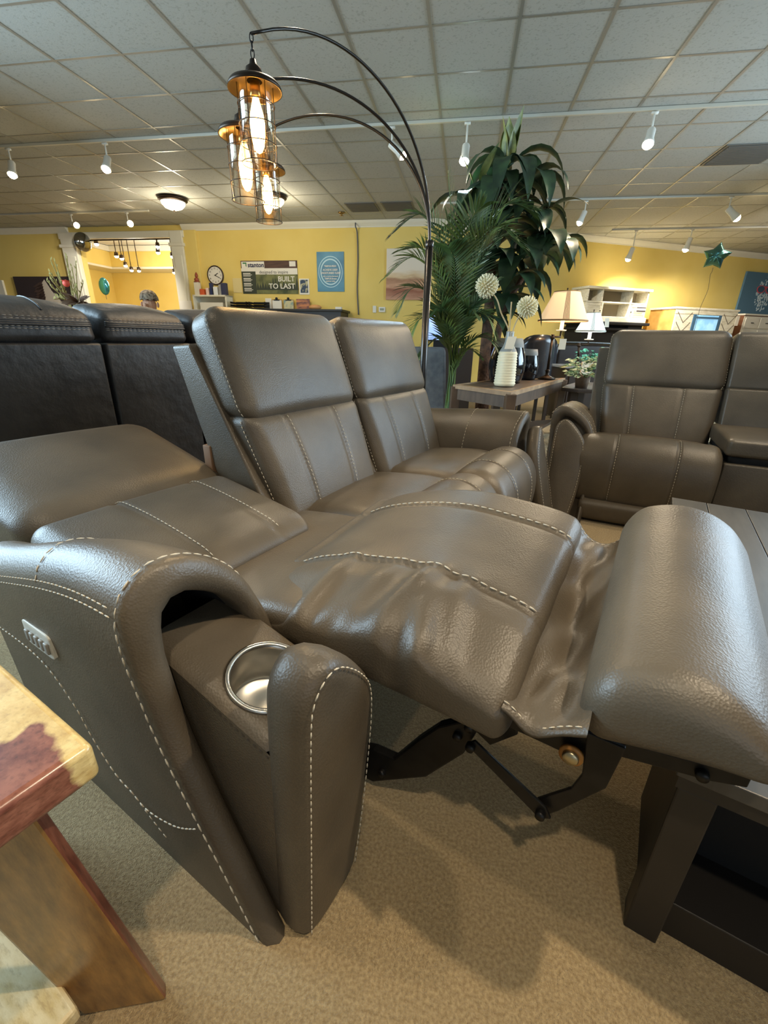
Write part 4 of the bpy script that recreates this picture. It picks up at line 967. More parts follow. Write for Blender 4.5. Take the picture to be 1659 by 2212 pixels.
for tip in [((.60, 4.38, 1.1), (.56, 4.36, 1.7), (.47, 4.36, 2.28), .27), ((.63, 4.36, 1.0), (.70, 4.28, 1.65), (.92, 4.2, 2.02), (1.16, 4.16, 1.98), .30), ((.64, 4.35, 1.0), (.72, 4.28, 1.5), (.92, 4.2, 1.80), (1.10, 4.14, 1.72), .28),
            ((.58, 4.38, 1.0), (.50, 4.36, 1.65), (.28, 4.33, 1.98), (.02, 4.30, 1.83), .26), ((.58, 4.36, .95), (.46, 4.33, 1.45), (.22, 4.28, 1.66), (-.02, 4.24, 1.50), .25), ((.60, 4.35, .9), (.46, 4.30, 1.30), (.22, 4.24, 1.42), (.08, 4.2, 1.22), .25),
            ((.62, 4.34, .8), (.50, 4.26, 1.12), (.30, 4.2, 1.18), (.18, 4.16, .98), .22), ((.65, 4.36, 1.0), (.66, 4.30, 1.5), (.72, 4.26, 1.95), .27), ((.66, 4.36, .9), (.78, 4.3, 1.3), (.92, 4.24, 1.48), .25), ((.64, 4.38, .9), (.70, 4.30, 1.15), (.86, 4.24, 1.22), (.96, 4.2, 1.05), .22),
            ((.60, 4.38, .8), (.52, 4.32, 1.0), (.40, 4.28, .98), (.30, 4.25, .85), .16), ((.63, 4.40, 1.0), (.60, 4.42, 1.6), (.50, 4.46, 2.0), .25), ((.62, 4.36, .9), (.58, 4.24, 1.35), (.54, 4.14, 1.62), (.48, 4.06, 1.7), .25), ((.64, 4.36, .7), (.74, 4.3, .92), (.86, 4.26, .86), .16), ((.66, 4.34, 1.0), (.72, 4.24, 1.6), (.86, 4.14, 1.86), (1.0, 4.08, 1.78), .27), ((.63, 4.34, 1.0), (.62, 4.26, 1.5), (.66, 4.16, 1.9), (.74, 4.1, 2.0), .25), ((.58, 4.36, 1.0), (.44, 4.34, 1.5), (.30, 4.30, 1.72), (.10, 4.24, 1.70), .24), ((.62, 4.34, .8), (.64, 4.24, 1.1), (.70, 4.16, 1.25), (.78, 4.1, 1.2), .24), ((.60, 4.34, .8), (.54, 4.22, 1.1), (.46, 4.14, 1.25), (.36, 4.1, 1.2), .24), ((.66, 4.34, .8), (.76, 4.26, 1.0), (.90, 4.2, 1.02), (1.0, 4.16, .90), .2)]:
    b = Vector(B) + Vector((rp_.uniform(-.05, .05), rp_.uniform(-.05, .05), 0)); pts = [b] + [Vector(q) for q in tip[:-1]]
    frond(pts, tip[-1], LEAFP if rp_.random() > .25 else mat('light palm leaf', S(92, 116, 56), .45), 32, .36 if len(pts) > 3 else .42)
KT = 1.06
bp = thing('broad_leaf_tree', 'tall artificial tree with whorls of drooping broad dark leaves, behind the palm', 'plant', WORLD, 1.05 * KT, 4.86 * KT)
kt = lambda p: (p[0] * KT, p[1] * KT, 1 + (p[2] - 1) * KT)
MB().lathe((1.05 * KT, 4.86 * KT, 0), [(0, 0), (.15, 0), (.19, .24), (.175, .24), (.17, .21), (0, .21)], 28).build('pot', mat('wicker planter', S(88, 66, 46), .9), bp)
BARK = mat('rough brown bark', S(104, 74, 54), .9, noise=(14, S(66, 46, 34), 5, .4, .6), bump=[('n', 40, .8, .02)])
trunk = smoothpath([kt(q) for q in ((1.05, 4.86, .28), (1.03, 4.84, .8), (1.02, 4.84, 1.4), (.98, 4.84, 2.0), (1.02, 4.82, 2.45))], 6)
MB().tube(trunk, .065, 12, taper=lambda t: 1.15 - .65 * t).build('trunk', BARK, bp)
MB().tube(smoothpath([kt(q) for q in ((1.08, 4.86, .28), (1.12, 4.84, .9), (1.18, 4.82, 1.3), (1.34, 4.76, 1.65))], 6), .045, 10, taper=lambda t: 1.15 - .6 * t).build('trunk', BARK, bp)
rb = random.Random(5)
def whorl(c, n, L, W, up=.3, m=LEAFD, spread=1.0, az0=0.0, droop=.75, az=None):
    mb = MB(); c = Vector(kt(c)); L *= KT * 1.22; W *= KT * .98; n = int(n * 1.4) if n > 3 else n
    for i in range(n):
        a = az0 + 2 * PI * i / n + rb.uniform(-.3, .3); e = up + rb.uniform(-.3, .35)
        d = Vector((math.cos(a) * spread, math.sin(a) * spread, e)); p = c + d.normalized() * .06
        mb.tube([c, p], .006, 5); leaf(mb, p, d, (0, 0, 1) if e < 1.2 else (-math.cos(a), -math.sin(a), .3), L * rb.uniform(.8, 1.15), W * rb.uniform(.85, 1.15), droop * rb.uniform(.7, 1.3), .18, 9)
    mb.build('leaf_cluster', m, bp)
whorl((1.06, 4.82, 2.42), 4, .32, .075, 2.6, LEAFY, .5, .3, .05)
for c, n, L, W, up, dr_ in [((1.06, 4.80, 2.46), 8, .46, .085, .35, 1.15), ((.98, 4.80, 2.30), 7, .46, .085, .25, 1.1), ((1.22, 4.76, 2.32), 7, .42, .08, .4, 1.1), ((.80, 4.80, 2.20), 6, .38, .075, .4, .9), ((1.02, 4.76, 2.0), 8, .46, .10, .2, .8), ((1.30, 4.74, 2.06), 7, .36, .075, .5, .9), ((1.40, 4.70, 1.85), 8, .36, .085, .2, .8), ((1.52, 4.66, 1.84), 7, .30, .09, .25, .9),
                            ((1.22, 4.72, 1.72), 8, .44, .10, .15, .8), ((.95, 4.76, 1.68), 7, .42, .09, .2, .8), ((1.20, 4.74, 1.58), 8, .36, .09, .2, .8), ((1.10, 4.74, 1.40), 7, .40, .085, .1, .8), ((.86, 4.80, 1.92), 6, .40, .09, .2, .8), ((1.44, 4.66, 1.78), 5, .28, .08, .2, .8), ((1.04, 4.78, 1.2), 6, .28, .07, .2, .7)]:
    whorl(c, n, L, W, up + .25, LEAFD, 1.0, rb.uniform(0, 6), dr_ * 2.3)
whorl((.78, 4.78, 2.28), 2, .26, .055, 1.5, LEAFY, .8, 2.6, .1); whorl((1.42, 4.68, 2.12), 3, .30, .05, .5, mat('brown green leaf', S(70, 66, 40), .5), 1, -.6, .9)
# ------------------------------------------------------------------ furniture along the slanted wall
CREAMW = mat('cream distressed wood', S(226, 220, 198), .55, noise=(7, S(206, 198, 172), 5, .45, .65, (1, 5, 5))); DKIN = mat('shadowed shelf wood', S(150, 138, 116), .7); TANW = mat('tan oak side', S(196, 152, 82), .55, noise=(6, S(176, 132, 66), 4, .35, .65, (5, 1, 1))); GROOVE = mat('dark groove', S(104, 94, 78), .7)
mt = thing('fireplace_mantel', 'black mantel cabinet under the white media console', 'cabinet', RW, .7, -.55)
MB().box(-.25, 1.55, -.72, -.12, 1.36, 1.415).build('top', BLK, mt, smooth=False, bevel=.01); MB().box(-.12, .25, -.66, -.14, 0, 1.36).build('side_panel', BLK, mt, smooth=False); MB().box(1.05, 1.42, -.66, -.14, 0, 1.36).build('side_panel', BLK, mt, smooth=False); MB().box(.25, 1.05, -.60, -.14, 0, 1.36).build('firebox', BLK, mt, smooth=False); MB().box(-.18, 1.48, -.69, -.13, 1.26, 1.30).build('moulding', BLK, mt, smooth=False)
mc = thing('media_console', 'cream wooden media console with two doors and open cubbies, standing on the black mantel', 'cabinet', RW, .68, -.5, 1.415)
x0, x1, y0, y1, z0, z1 = -.10, 1.46, -.62, -.16, 1.418, 2.06
def cell(mb, a, b, c, d): mb.box(a, b, y0, y0 + .02, c, d)
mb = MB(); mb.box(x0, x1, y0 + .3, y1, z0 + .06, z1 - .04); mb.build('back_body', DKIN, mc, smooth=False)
mb = MB(); mb.box(x0 - .04, x1 + .05, y0 - .04, y1, z1 - .045, z1); mb.build('top', CREAMW, mc, smooth=False, bevel=.006)
mb = MB(); mb.box(x0 - .03, x1 + .03, y0 - .03, y1, z0, z0 + .10); mb.build('plinth', CREAMW, mc, smooth=False, bevel=.006)
mb = MB()
for x in (x0, x0 + .36, x1 - .44, x1 - .03): mb.box(x, x + .03, y0, y1, z0 + .1, z1 - .045) if x in (x0, x1 - .03) else mb.box(x, x + .03, y0, y1, z1 - .27, z1 - .045)
mb.box(x0, x1, y0, y1, z1 - .29, z1 - .265)
for x in (x0 + .40, x1 - .46): mb.box(x, x + .03, y0, y1, z0 + .1, z1 - .29)
mb.build('frame', CREAMW, mc, smooth=False, bevel=.003)
for a, b, k in ((x0 + .03, x0 + .40, x0 + .36), (x1 - .43, x1 - .03, x1 - .40)):
    d = MB().box(a + .006, b - .006, y0 + .002, y0 + .022, z0 + .106, z1 - .296).build('door', CREAMW, mc, smooth=False, bevel=.003)
    mb = MB(); w = .045
    for e in ((a + .012, a + w, z0 + .112, z1 - .302), (b - w, b - .012, z0 + .112, z1 - .302), (a + .012, b - .012, z0 + .112, z0 + .11 + w), (a + .012, b - .012, z1 - .302 - w, z1 - .302)): mb.box(e[0], e[1], y0 - .008, y0 + .004, e[2], e[3])
    mb.build('door_frame', CREAMW, d, smooth=False, bevel=.002); MB().sphere((k, y0 - .016, z0 + .2), .012, 10, 8).build('knob', BLK, d)
mb = MB(); mb.box(x1 - .30, x1 - .06, y0 - .05, y0 - .046, z0 + .20, z1 - .33); mb.build('price_card', PAPER, mc, smooth=False)
mb = MB(); mb.box(x1 - .30, x1 - .06, y0 - .053, y0 - .05, z0 + .28, z0 + .30); mb.box(x1 - .30, x1 - .06, y0 - .053, y0 - .05, z0 + .21, z0 + .24); mb.build('card_print', mat('dark print', S(62, 56, 54), .7), mc, smooth=False)

bc = thing('barn_door_cabinet', 'tan and cream media cabinet with chevron doors around a blue firebox', 'cabinet', RW, 2.85, -.6)
a0, a1, f0, zt1 = 1.99, 3.78, -.90, 1.735
mb = MB(); mb.box(a0 - .01, a1, f0 + .02, -.25, .05, zt1 - .03); mb.build('carcass', TANW, bc, smooth=False, bevel=.004)
MB().box(a0 - .03, a1 + .03, f0 - .01, -.24, zt1 - .03, zt1 + .01).build('top', CREAMW, bc, smooth=False, bevel=.004)
MB().box(a0 + .0, a1, f0, f0 + .03, zt1 - .12, zt1 - .03).build('rail', CREAMW, bc, smooth=False)
for q0, q1 in ((a0, a0 + .50), (a1 - .44, a1)):
    d = MB().box(q0, q1, f0 - .004, f0 + .03, .1, zt1 - .13).build('door', CREAMW, bc, smooth=False, bevel=.003)
    mb = MB(); cx = (q0 + q1) / 2
    for k in range(8):
        z = zt1 - .30 - k * .19
        for s in (-1, 1): mb.hexa([(cx + s * (.0 + .20 * e), f0 - .008 + .006 * g, z + .20 * e + .018 * h) for e in (0, 1) for g in (0, 1) for h in (0, 1)])
    mb.build('chevron_groove', GROOVE, d, smooth=False)
fx = MB().box(a0 + .52, a1 - .46, f0 + .005, f0 + .03, .35, zt1 - .13).build('fireplace_glass', mat('blue lit glass', S(120, 176, 214), .15, emit=(.32, .62, .9, 1), es=.55, noise=(4, S(170, 215, 240), 3, .45, .6)), bc, smooth=False)
mb = MB(); mb.box(a0 + .52, a0 + .60, f0 - .005, f0 + .02, .3, zt1 - .12); mb.box(a1 - .54, a1 - .46, f0 - .005, f0 + .02, .3, zt1 - .12); mb.box(a0 + .6, a1 - .54, f0 - .005, f0 + .02, zt1 - .2, zt1 - .16); mb.build('fireplace_frame', mat('steel blue frame', S(70, 104, 130), .4), bc, smooth=False)
MB().box(a1 - .05, a1 + .05, f0 - .03, f0 - .026, 1.42, 1.62).build('price_card', PAPER, bc, smooth=False)

dr = thing('dresser', 'white dresser with small black pulls at the photo\'s right edge', 'dresser', RW, 5.2, -.4)
MB().box(4.58, 6.1, -.48, -.06, .05, 1.68).build('carcass', mat('brown wood side', S(120, 78, 52), .6), dr, smooth=False, bevel=.004)
MB().box(4.56, 6.12, -.51, -.05, 1.68, 1.715).build('top', WHITEP, dr, smooth=False, bevel=.004)
MB().box(4.59, 6.09, -.492, -.478, .08, 1.66).build('face', WHITEP, dr, smooth=False)
for r in range(4):
    for c in range(3):
        xa = 4.63 + c * .49; za = 1.40 - r * .27
        d = MB().box(xa, xa + .46, -.512, -.492, za, za + .23).build('drawer', WHITEP, dr, smooth=False, bevel=.006)
        MB().box(xa + .19, xa + .27, -.528, -.510, za + .11, za + .125).build('pull', BLK, d, smooth=False, bevel=.003)

CANV = mat('slate blue canvas', S(84, 118, 138), .7)
pa = thing('wall_painting', 'slate-blue canvas of a bearded head wearing red sunglasses, upper right wall', 'painting', RW, 5.5, -.04, 1.72)
MB().box(4.86, 6.25, -.05, -.005, 1.72, 2.66).build('canvas', CANV, pa, smooth=False, bevel=.004)
FACEW = mat('pale painted strokes', S(210, 222, 224), .7); REDG = mat('red sunglass frame', S(206, 78, 84), .4); LENS = mat('dark lens paint', S(58, 84, 104), .5)
rr = random.Random(9); mb = MB()
for i in range(240):
    a = rr.uniform(0, 2 * PI); q = math.sqrt(rr.random()); x = 5.62 + .26 * q * math.cos(a); z = 2.20 + .40 * q * math.sin(a)
    if 2.22 < z < 2.40 and rr.random() < .7: continue
    if rr.random() < .35: continue
    s = rr.uniform(.010, .022); b = rr.uniform(0, 3)
    mb.prism([(s * math.cos(b + k * 2 * PI / 5), s * 1.4 * math.sin(b + k * 2 * PI / 5)) for k in range(5)], -.054, -.049, lambda u, v, d: (x + u, d, z + v))
mb.build('painted_face', FACEW, pa, smooth=False)
for c in (5.47, 5.77):
    o = [(.14 * math.cos(a), .085 * math.sin(a) * (1.15 if math.sin(a) < 0 else .9)) for a in [2 * PI * k / 24 for k in range(24)]]
    g = MB().prism(o, -.058, -.053, lambda u, v, d: (c + u, d, 2.31 + v)).build('sunglass_rim', REDG, pa, smooth=False)
    MB().prism([(u * .82, v * .8) for u, v in o], -.061, -.057, lambda u, v, d: (c + u, d, 2.31 + v)).build('sunglass_lens', LENS, g, smooth=False)
MB().box(5.58, 5.66, -.059, -.053, 2.33, 2.37).build('sunglass_bridge', REDG, pa, smooth=False)

# star balloon
TEALF = mat('teal foil', S(96, 150, 146), .16, .9)
sb = thing('star_balloon', 'teal foil star balloon floating on a string at the right', 'balloon', Fr(33, 4.93, 7.53), 0, 0, 0)
MB().lathe((-.02, 0, 0), [(0, 0), (.05, 0), (.04, .05), (0, .06)], 16).build('weight', TEALF, sb)
mb = MB(); cz = 2.25; NP = 80; rings = [(0, .075), (.35, .072), (.6, .058), (.85, .028), (1.0, 0)]
def starr(a):
    k = (a / (2 * PI) * 5) % 1; t = abs(k - .5) * 2; ro, ri = .205, .115
    A, Bp = (ro, 0), (ri * math.cos(PI / 5), ri * math.sin(PI / 5)); th = (1 - t) * PI / 5
    cr_ = Bp[0] - A[0], Bp[1] - A[1]; r = A[0] * cr_[1] / (math.cos(th) * cr_[1] - math.sin(th) * cr_[0]); return r * (1 - .06 * t)
for s in (-1, 1): mb.grid([[(q * starr(2 * PI * k / NP) * math.sin(2 * PI * k / NP + .12), s * d * (.55 + .45 * starr(2 * PI * k / NP) / .2) , cz + q * starr(2 * PI * k / NP) * math.cos(2 * PI * k / NP + .12)) for k in range(NP)] for q, d in rings], cv=True)
mb.build('foil_body', TEALF, sb)
MB().tube(smoothpath([(0, 0, cz - .15), (.0, .0, cz - .21), (-.01, 0, 2.0), (.01, 0, 1.8), (-.02, 0, 1.6), (-.03, 0, 1.45), (-.02, 0, .8), (-.02, 0, .05)], 4), .003, 5).build('string', GROOVE, sb)

# ------------------------------------------------------------------ things on and before the far wall
def WX(x, z, off): k = (YW - off) / YW; return x * k, 1 + (z - 1) * k
POSTB = mat('poster photo', S(120, 122, 74), .6, noise=(5, S(60, 70, 40), 4, .4, .65)); POSTBR = mat('poster brown boards', S(88, 58, 46), .6, noise=(4, S(66, 42, 34), 4, .35, .65, (1, 1, 8))); POSTD = mat('poster dark green panel', S(48, 56, 42), .6); POSTW = mat('poster white', S(232, 228, 218), .6); NAVY = mat('navy print', S(44, 46, 84), .6); GREYT = mat('grey print', S(96, 96, 100), .6); GRN = mat('green print', S(70, 128, 82), .6)
yp = YW - .012
ps = thing('wall_poster', 'wide poster with brown header and BUILT TO LAST over a forest scene', 'poster', ROOM, -4.03, YW - .01, 1.81)
MB().box(-4.635, -3.438, yp, YW - .002, 1.812, 2.405).build('sheet', POSTBR, ps, smooth=False)
MB().box(-4.635, -3.438, yp - .003, yp, 2.16, 2.27).build('white_band', POSTW, ps, smooth=False)
MB().box(-4.62, -4.13, yp - .004, yp, 2.27, 2.39).build('logo_panel', POSTW, ps, smooth=False, bevel=.003)
MB().box(-3.60, -3.47, yp - .004, yp, 2.30, 2.39).build('corner_badge', POSTW, ps, smooth=False)
MB().box(-4.33, -3.438, yp - .003, yp, 1.812, 2.16).build('forest_picture', POSTB, ps, smooth=False)
MB().box(-4.635, -4.33, yp - .004, yp, 1.812, 2.215).build('dark_panel', POSTD, ps, smooth=False)
mb = MB(); q = random.Random(4)
for k in range(16):
    x = -4.30 + k * .056; h = q.uniform(.10, .24)
    mb.prism([(0, h), (.018, h * .55), (.028, h * .2), (.03, 0), (-.03, 0), (-.028, h * .2), (-.018, h * .55)], yp - .005, yp - .003, lambda u, v, d: (x + u, d, 1.88 + v))
mb.build('printed_trees', POSTD, ps, smooth=False)
mb = MB(); mb.prism([(-.05, .045), (.03, .045), (.03, -.035), (.01, -.02), (.01, .02), (-.05, .02)], yp - .006, yp - .004, lambda u, v, d: (-4.54 + u, d, 2.33 + v)); mb.build('arrow_logo', GRN, ps, smooth=False)
tx = lambda n, b, s, x, z, m, al='CENTER', xs=1, bo=0: text(ps, n, b, s, (x, yp - .006, z), PI / 2, 0, m, al, .001, xs, bo)
tx('logo_lettering', 'stanton', .115, -4.31, 2.325, NAVY, xs=1.0, bo=.003)
tx('slogan_lettering', 'designed to inspire', .082, -3.94, 2.20, GREYT, xs=.98)
tx('headline_lettering', 'BUILT', .13, -3.68, 2.075, POSTW, xs=1.05, bo=.002); tx('headline_lettering', 'TO LAST', .13, -3.78, 1.945, POSTW, xs=1.1, bo=.002)
mb = MB()
for k in range(4):
    for j in range(3): mb.box(-4.60, -4.60 + (.16 if j == 0 else .22 - .03 * j), yp - .006, yp - .004, 2.17 - k * .09 - j * .022, 2.18 - k * .09 - j * .022 + (.006 if j == 0 else 0))
mb.build('printed_lines', POSTW, ps, smooth=False)
BLUEP = mat('blue water poster', S(88, 150, 180), .5, noise=(2.5, S(58, 116, 150), 4, .35, .65)); PALEB = mat('pale blue ring print', S(190, 222, 234), .5)
bpz = thing('wall_poster', 'tall blue poster with concentric white rings and white lettering', 'poster', ROOM, -2.755, YW - .01, 1.855)
MB().box(-3.03, -2.48, yp, YW - .002, 1.855, 2.547).build('sheet', BLUEP, bpz, smooth=False)
for R, w in ((.245, .012), (.205, .02)):
    mb = MB(); mb.grid([[(-2.755 + rr_ * math.cos(a), yp - d, 2.20 + 1.12 * rr_ * math.sin(a)) for rr_, d in ((R, .001), (R, .004), (R - w, .004), (R - w, .001))] for a in [2 * PI * k / 64 for k in range(64)]], cu=True); mb.build('printed_ring', PALEB, bpz, smooth=False)
for z, b, s in ((2.30, 'TEMPUR-PEDIC', .040), (2.235, 'ACHIEVE DEEP,', .050), (2.18, 'UNDISTURBED SLEEP', .046), (2.125, 'with a cool-to-the-touch', .034), (2.082, 'TEMPUR-Breeze', .040), (2.04, 'mattress today.', .034)):
    text(bpz, 'lettering', b, s, (-2.755, yp - .004, z), PI / 2, 0, POSTW, 'CENTER', .001, .92, .001)
sp_ = thing('wall_notice', 'small navy and cream sheet taped right of the wide poster', 'poster', ROOM, -3.31, YW - .01, 1.80)
MB().box(-3.415, -3.205, yp, YW - .002, 1.80, 2.085).build('sheet', POSTW, sp_, smooth=False); MB().box(-3.39, -3.23, yp - .003, yp, 1.83, 2.065).build('picture', mat('navy picture', S(44, 66, 92), .6, noise=(12, S(190, 186, 150), 3, .5, .6)), sp_, smooth=False)
single(MB().box(-4.85, -4.655, YW - .008, YW - .002, 1.83, 2.095), 'paper_sheet', mat('faint pale paper', S(226, 208, 150), .8), 'plain paper sheet taped left of the wide poster', 'paper', ROOM, (-4.75, YW - .008, 1.83), smooth=False)
ck = thing('wall_clock', 'round wall clock with dark rim and white face on the yellow wall', 'clock', ROOM, -5.21, YW - .03, 2.14)
MB().lathe((-5.21, YW, 2.145), [(.165, 0), (.178, .01), (.182, .03), (.17, .045), (.155, .03), (0, .03)], 40, (0, -1, 0)).build('rim', mat('dark clock rim', S(52, 36, 30), .4), ck)
fc = MB().lathe((-5.21, YW, 2.145), [(.157, .032), (0, .034)], 40, (0, -1, 0)).build('face', POSTW, ck)
for h in range(1, 13):
    a = h * PI / 6; text(fc, 'numeral', str(h), .042, (-5.21 + .125 * math.sin(a), YW - .036, 2.145 + .125 * math.cos(a)), PI / 2, 0, BLK)
for a, L, w in ((1.05, .075, .006), (2.02, .11, .005)):
    MB().hexa([(-5.21 + math.sin(a) * (t * L) + math.cos(a) * (s * w), YW - .040 - d * .003, 2.145 + math.cos(a) * t * L - math.sin(a) * s * w) for t in (-.15, 1) for d in (0, 1) for s in (-1, 1)]).build('hand', BLK, ck, smooth=False)
# white shelf unit with small goods
sh = thing('shelf_unit', 'white open shelf unit against the yellow wall below the clock', 'shelf', ROOM, -5.25, 9.0)
mb = MB(); X0, X1, ZT = -5.58, -4.84, 1.757
mb.box(X0, X1, 8.98, 9.25, ZT - .03, ZT); mb.box(X0, X0 + .03, 8.98, 9.25, 0, ZT); mb.box(X1 - .03, X1, 8.98, 9.25, 0, ZT); mb.box(X0, X1, 9.235, 9.25, 0, ZT)
for z in (1.45, 1.1, .75, .4, .05): mb.box(X0, X1, 8.98, 9.25, z - .03, z)
mb.build('carcass', WHITEP, sh, smooth=False)
single(MB().box(-5.46, -4.95, 9.02, 9.2, 1.45, 1.62), 'white_binder_box', POSTW, 'white box inside the white shelf unit', 'box', ROOM, (-5.2, 9.1, 1.45), smooth=False, bevel=.003)
q = random.Random(6)
specs = [(-5.50, .10, .235, S(222, 214, 196), 'white carton with dark band at the left end of the shelf top'), (-5.39, .09, .11, S(206, 92, 50), 'orange and green box on the shelf top'), (-5.395, .08, .10, S(190, 190, 70), None), (-5.27, .06, .13, S(230, 200, 190), 'pink and white tube box below the clock'), (-5.19, .05, .22, S(40, 52, 92), 'navy spine box below the clock'), (-5.09, .09, .15, S(220, 224, 228), 'white tub on the shelf top'), (-4.99, .05, .19, S(150, 150, 150), 'grey spine box on the shelf top'), (-4.91, .11, .22, S(52, 56, 84), 'blue and white carton at the right end of the shelf top')]
for x, w, h, c, lab in specs:
    if lab: single(MB().box(x - w / 2, x + w / 2, 9.03, 9.12, ZT, ZT + h), 'product_box', mat('box ' + lab, c, .5), lab, 'box', ROOM, (x, 9.08, ZT), 'goods on the shelf top', smooth=False, bevel=.004)
fg = thing('figurine', 'small reddish-brown figurine atop the white carton', 'figurine', ROOM, -5.5, 9.075, ZT + .235)
mb = MB(); mb.sphere((-5.5, 9.075, ZT + .28), .05, 12, 8, (1, .8, .9)); mb.sphere((-5.49, 9.07, ZT + .35), .032, 12, 8); mb.lathe((-5.49, 9.07, ZT + .37), [(.03, 0), (.018, .03), (0, .05)], 12); mb.lathe((-5.5, 9.075, ZT + .235), [(0, 0), (.06, 0), (.06, .015), (0, .015)], 16)
mb.build('figure', mat('red brown ceramic', S(150, 74, 50), .5), fg)
# counter with trays, clipboards, picture
cn = thing('service_counter', 'dark service counter behind the sofas along the yellow wall', 'counter', ROOM, -3.7, 8.9)
MB().box(-4.80, -2.4, 8.75, 9.30, 0, 1.46).build('body', DRK, cn, smooth=False); MB().box(-4.84, -2.36, 8.70, 9.32, 1.46, 1.50).build('worktop', DWOOD, cn, smooth=False, bevel=.005)
for i, (x, z) in enumerate(((-4.58, 1.50), (-4.19, 1.50))):
    mb = MB()
    for k in range(3):
        zz = z + k * .05; mb.box(x - .17, x + .17, 8.95, 9.2, zz, zz + .008); mb.box(x - .17, x - .162, 8.95, 9.2, zz, zz + .035); mb.box(x + .162, x + .17, 8.95, 9.2, zz, zz + .035); mb.box(x - .17, x + .17, 9.19, 9.2, zz, zz + .045)
    single(mb, 'letter_tray', BLK, ('black stacked letter tray under the wide poster, left one', 'black stacked letter tray under the wide poster, beside a card')[i], 'tray', ROOM, (x, 9.07, z), 'black letter trays', smooth=False)
single(MB().box(-4.12, -3.99, 9.23, 9.235, 1.5, 1.72), 'paper_card', POSTW, 'upright white card behind the black letter trays', 'card', ROOM, (-4.05, 9.23, 1.5), smooth=False)
for x, c, lab in ((-3.88, POSTW, 'clipboard with blank white paper leaning on the wall'), (-3.63, mat('printed tan sheet', S(208, 200, 160), .7, noise=(9, S(130, 160, 160), 3, .5, .6)), 'clipboard with a tan printed sheet and teal clip')):
    t = thing('clipboard', lab, 'clipboard', ROOM, x, 9.26, 1.5)
    MB().box(x - .11, x + .11, 9.25, 9.258, 1.5, 1.70).build('board', mat('clipboard tan', S(170, 140, 100), .6), t, smooth=False); MB().box(x - .10, x + .10, 9.244, 9.25, 1.505, 1.685).build('paper', c, t, smooth=False)
    mb = MB(); mb.box(x - .06, x + .06, 9.235, 9.25, 1.68, 1.70); mb.lathe((x, 9.24, 1.715), [(0, -.01), (.025, -.01), (.025, .01), (0, .01)], 14, (0, 1, 0)); mb.build('clip', BLACKM, t, smooth=False)
single(MB().box(-3.46, -3.18, 9.24, 9.26, 1.5, 1.712), 'sunset_picture', mat('sunset picture', S(204, 132, 84), .5, noise=(4, S(90, 60, 70), 3, .42, .6, (1, 1, 4))), 'small sunset landscape picture leaning on the wall', 'picture', ROOM, (-3.3, 9.25, 1.5), smooth=False)
single(MB().sphere((-3.02, 9.1, 1.552), .12, 18, 12, (1.1, .7, .42)), 'orange_bowl', mat('terracotta bowl', S(206, 150, 96), .5), 'rounded orange-tan dish right of the sunset picture', 'bowl', ROOM, (-3.02, 9.1, 1.49))
single(MB().box(-2.58, -2.46, 9.0, 9.08, 1.50, 1.56), 'tissue_box', POSTW, 'small white box on the counter below the wall cord', 'box', ROOM, (-2.52, 9.04, 1.5), smooth=False, bevel=.004)
th = thing('thermostat', 'white thermostat with small display on the yellow wall by the landscape canvas', 'thermostat', ROOM, -1.71, YW - .02, 1.49)
Puff([(a, b, c) for a in (-1.775, -1.645) for b in (YW - .03, YW - .002) for c in (1.49, 1.585)], (.2, .3, .2)).mesh(MB(), (2, 2, 2)).build('housing', WHITEM, th); MB().box(-1.75, -1.67, YW - .033, YW - .029, 1.52, 1.56).build('display', mat('lcd grey', S(150, 160, 140), .3), th, smooth=False)
single(MB().box(-1.90, -1.83, YW - .02, YW - .002, 1.48, 1.605), 'wall_switch', WHITEM, 'white wall switch left of the thermostat', 'switch', ROOM, (-1.865, YW - .02, 1.48), smooth=False, bevel=.004)
single(MB().tube(smoothpath([(-2.24, YW - .03, ZC - .02), (-2.22, YW - .11, 2.93), (-2.21, YW - .03, 2.85), (-2.20, YW - .02, 2.4), (-2.215, YW - .02, 1.9), (-2.19, YW - .02, 1.44)], 6), .012, 8), 'electrical_cable', GREYT, 'grey electrical cable running down the yellow wall beside the blue poster', 'cable', ROOM, (-2.2, YW - .012, 1.44))
LAND = mat('desert landscape paint', S(226, 210, 186), .7)
lc_ = thing('landscape_canvas', 'pale beach landscape canvas half hidden by the lamp pole and palm', 'painting', ROOM, -1.2, YW - .02, 1.71)
m = bpy.data.materials.new('beach painting'); m.use_nodes = True; n_, l_ = m.node_tree.nodes, m.node_tree.links
tc_ = n_.new('ShaderNodeTexCoord'); sx_ = n_.new('ShaderNodeSeparateXYZ'); nz_ = n_.new('ShaderNodeTexNoise'); nz_.inputs['Scale'].default_value = 3; nz_.inputs['Detail'].default_value = 6
mp_ = n_.new('ShaderNodeMapping'); mp_.inputs['Scale'].default_value = (1, 1, 5); l_.new(tc_.outputs['Object'], mp_.inputs[0]); l_.new(mp_.outputs[0], nz_.inputs['Vector']); l_.new(tc_.outputs['Object'], sx_.inputs[0])
ad_ = n_.new('ShaderNodeMath'); ad_.operation = 'MULTIPLY_ADD'; ad_.inputs[1].default_value = .22; l_.new(nz_.outputs['Fac'], ad_.inputs[0]); l_.new(sx_.outputs['Z'], ad_.inputs[2])
rm_ = n_.new('ShaderNodeValToRGB'); l_.new(ad_.outputs[0], rm_.inputs[0]); e_ = rm_.color_ramp.elements
e_[0].position = .1; e_[0].color = S(196, 150, 122); e_[1].position = .95; e_[1].color = S(228, 220, 206)
for p_, c_ in ((.28, S(150, 92, 66)), (.36, S(206, 160, 128)), (.46, S(168, 124, 92)), (.52, S(216, 190, 150)), (.62, S(230, 218, 200))): k_ = e_.new(p_); k_.color = c_
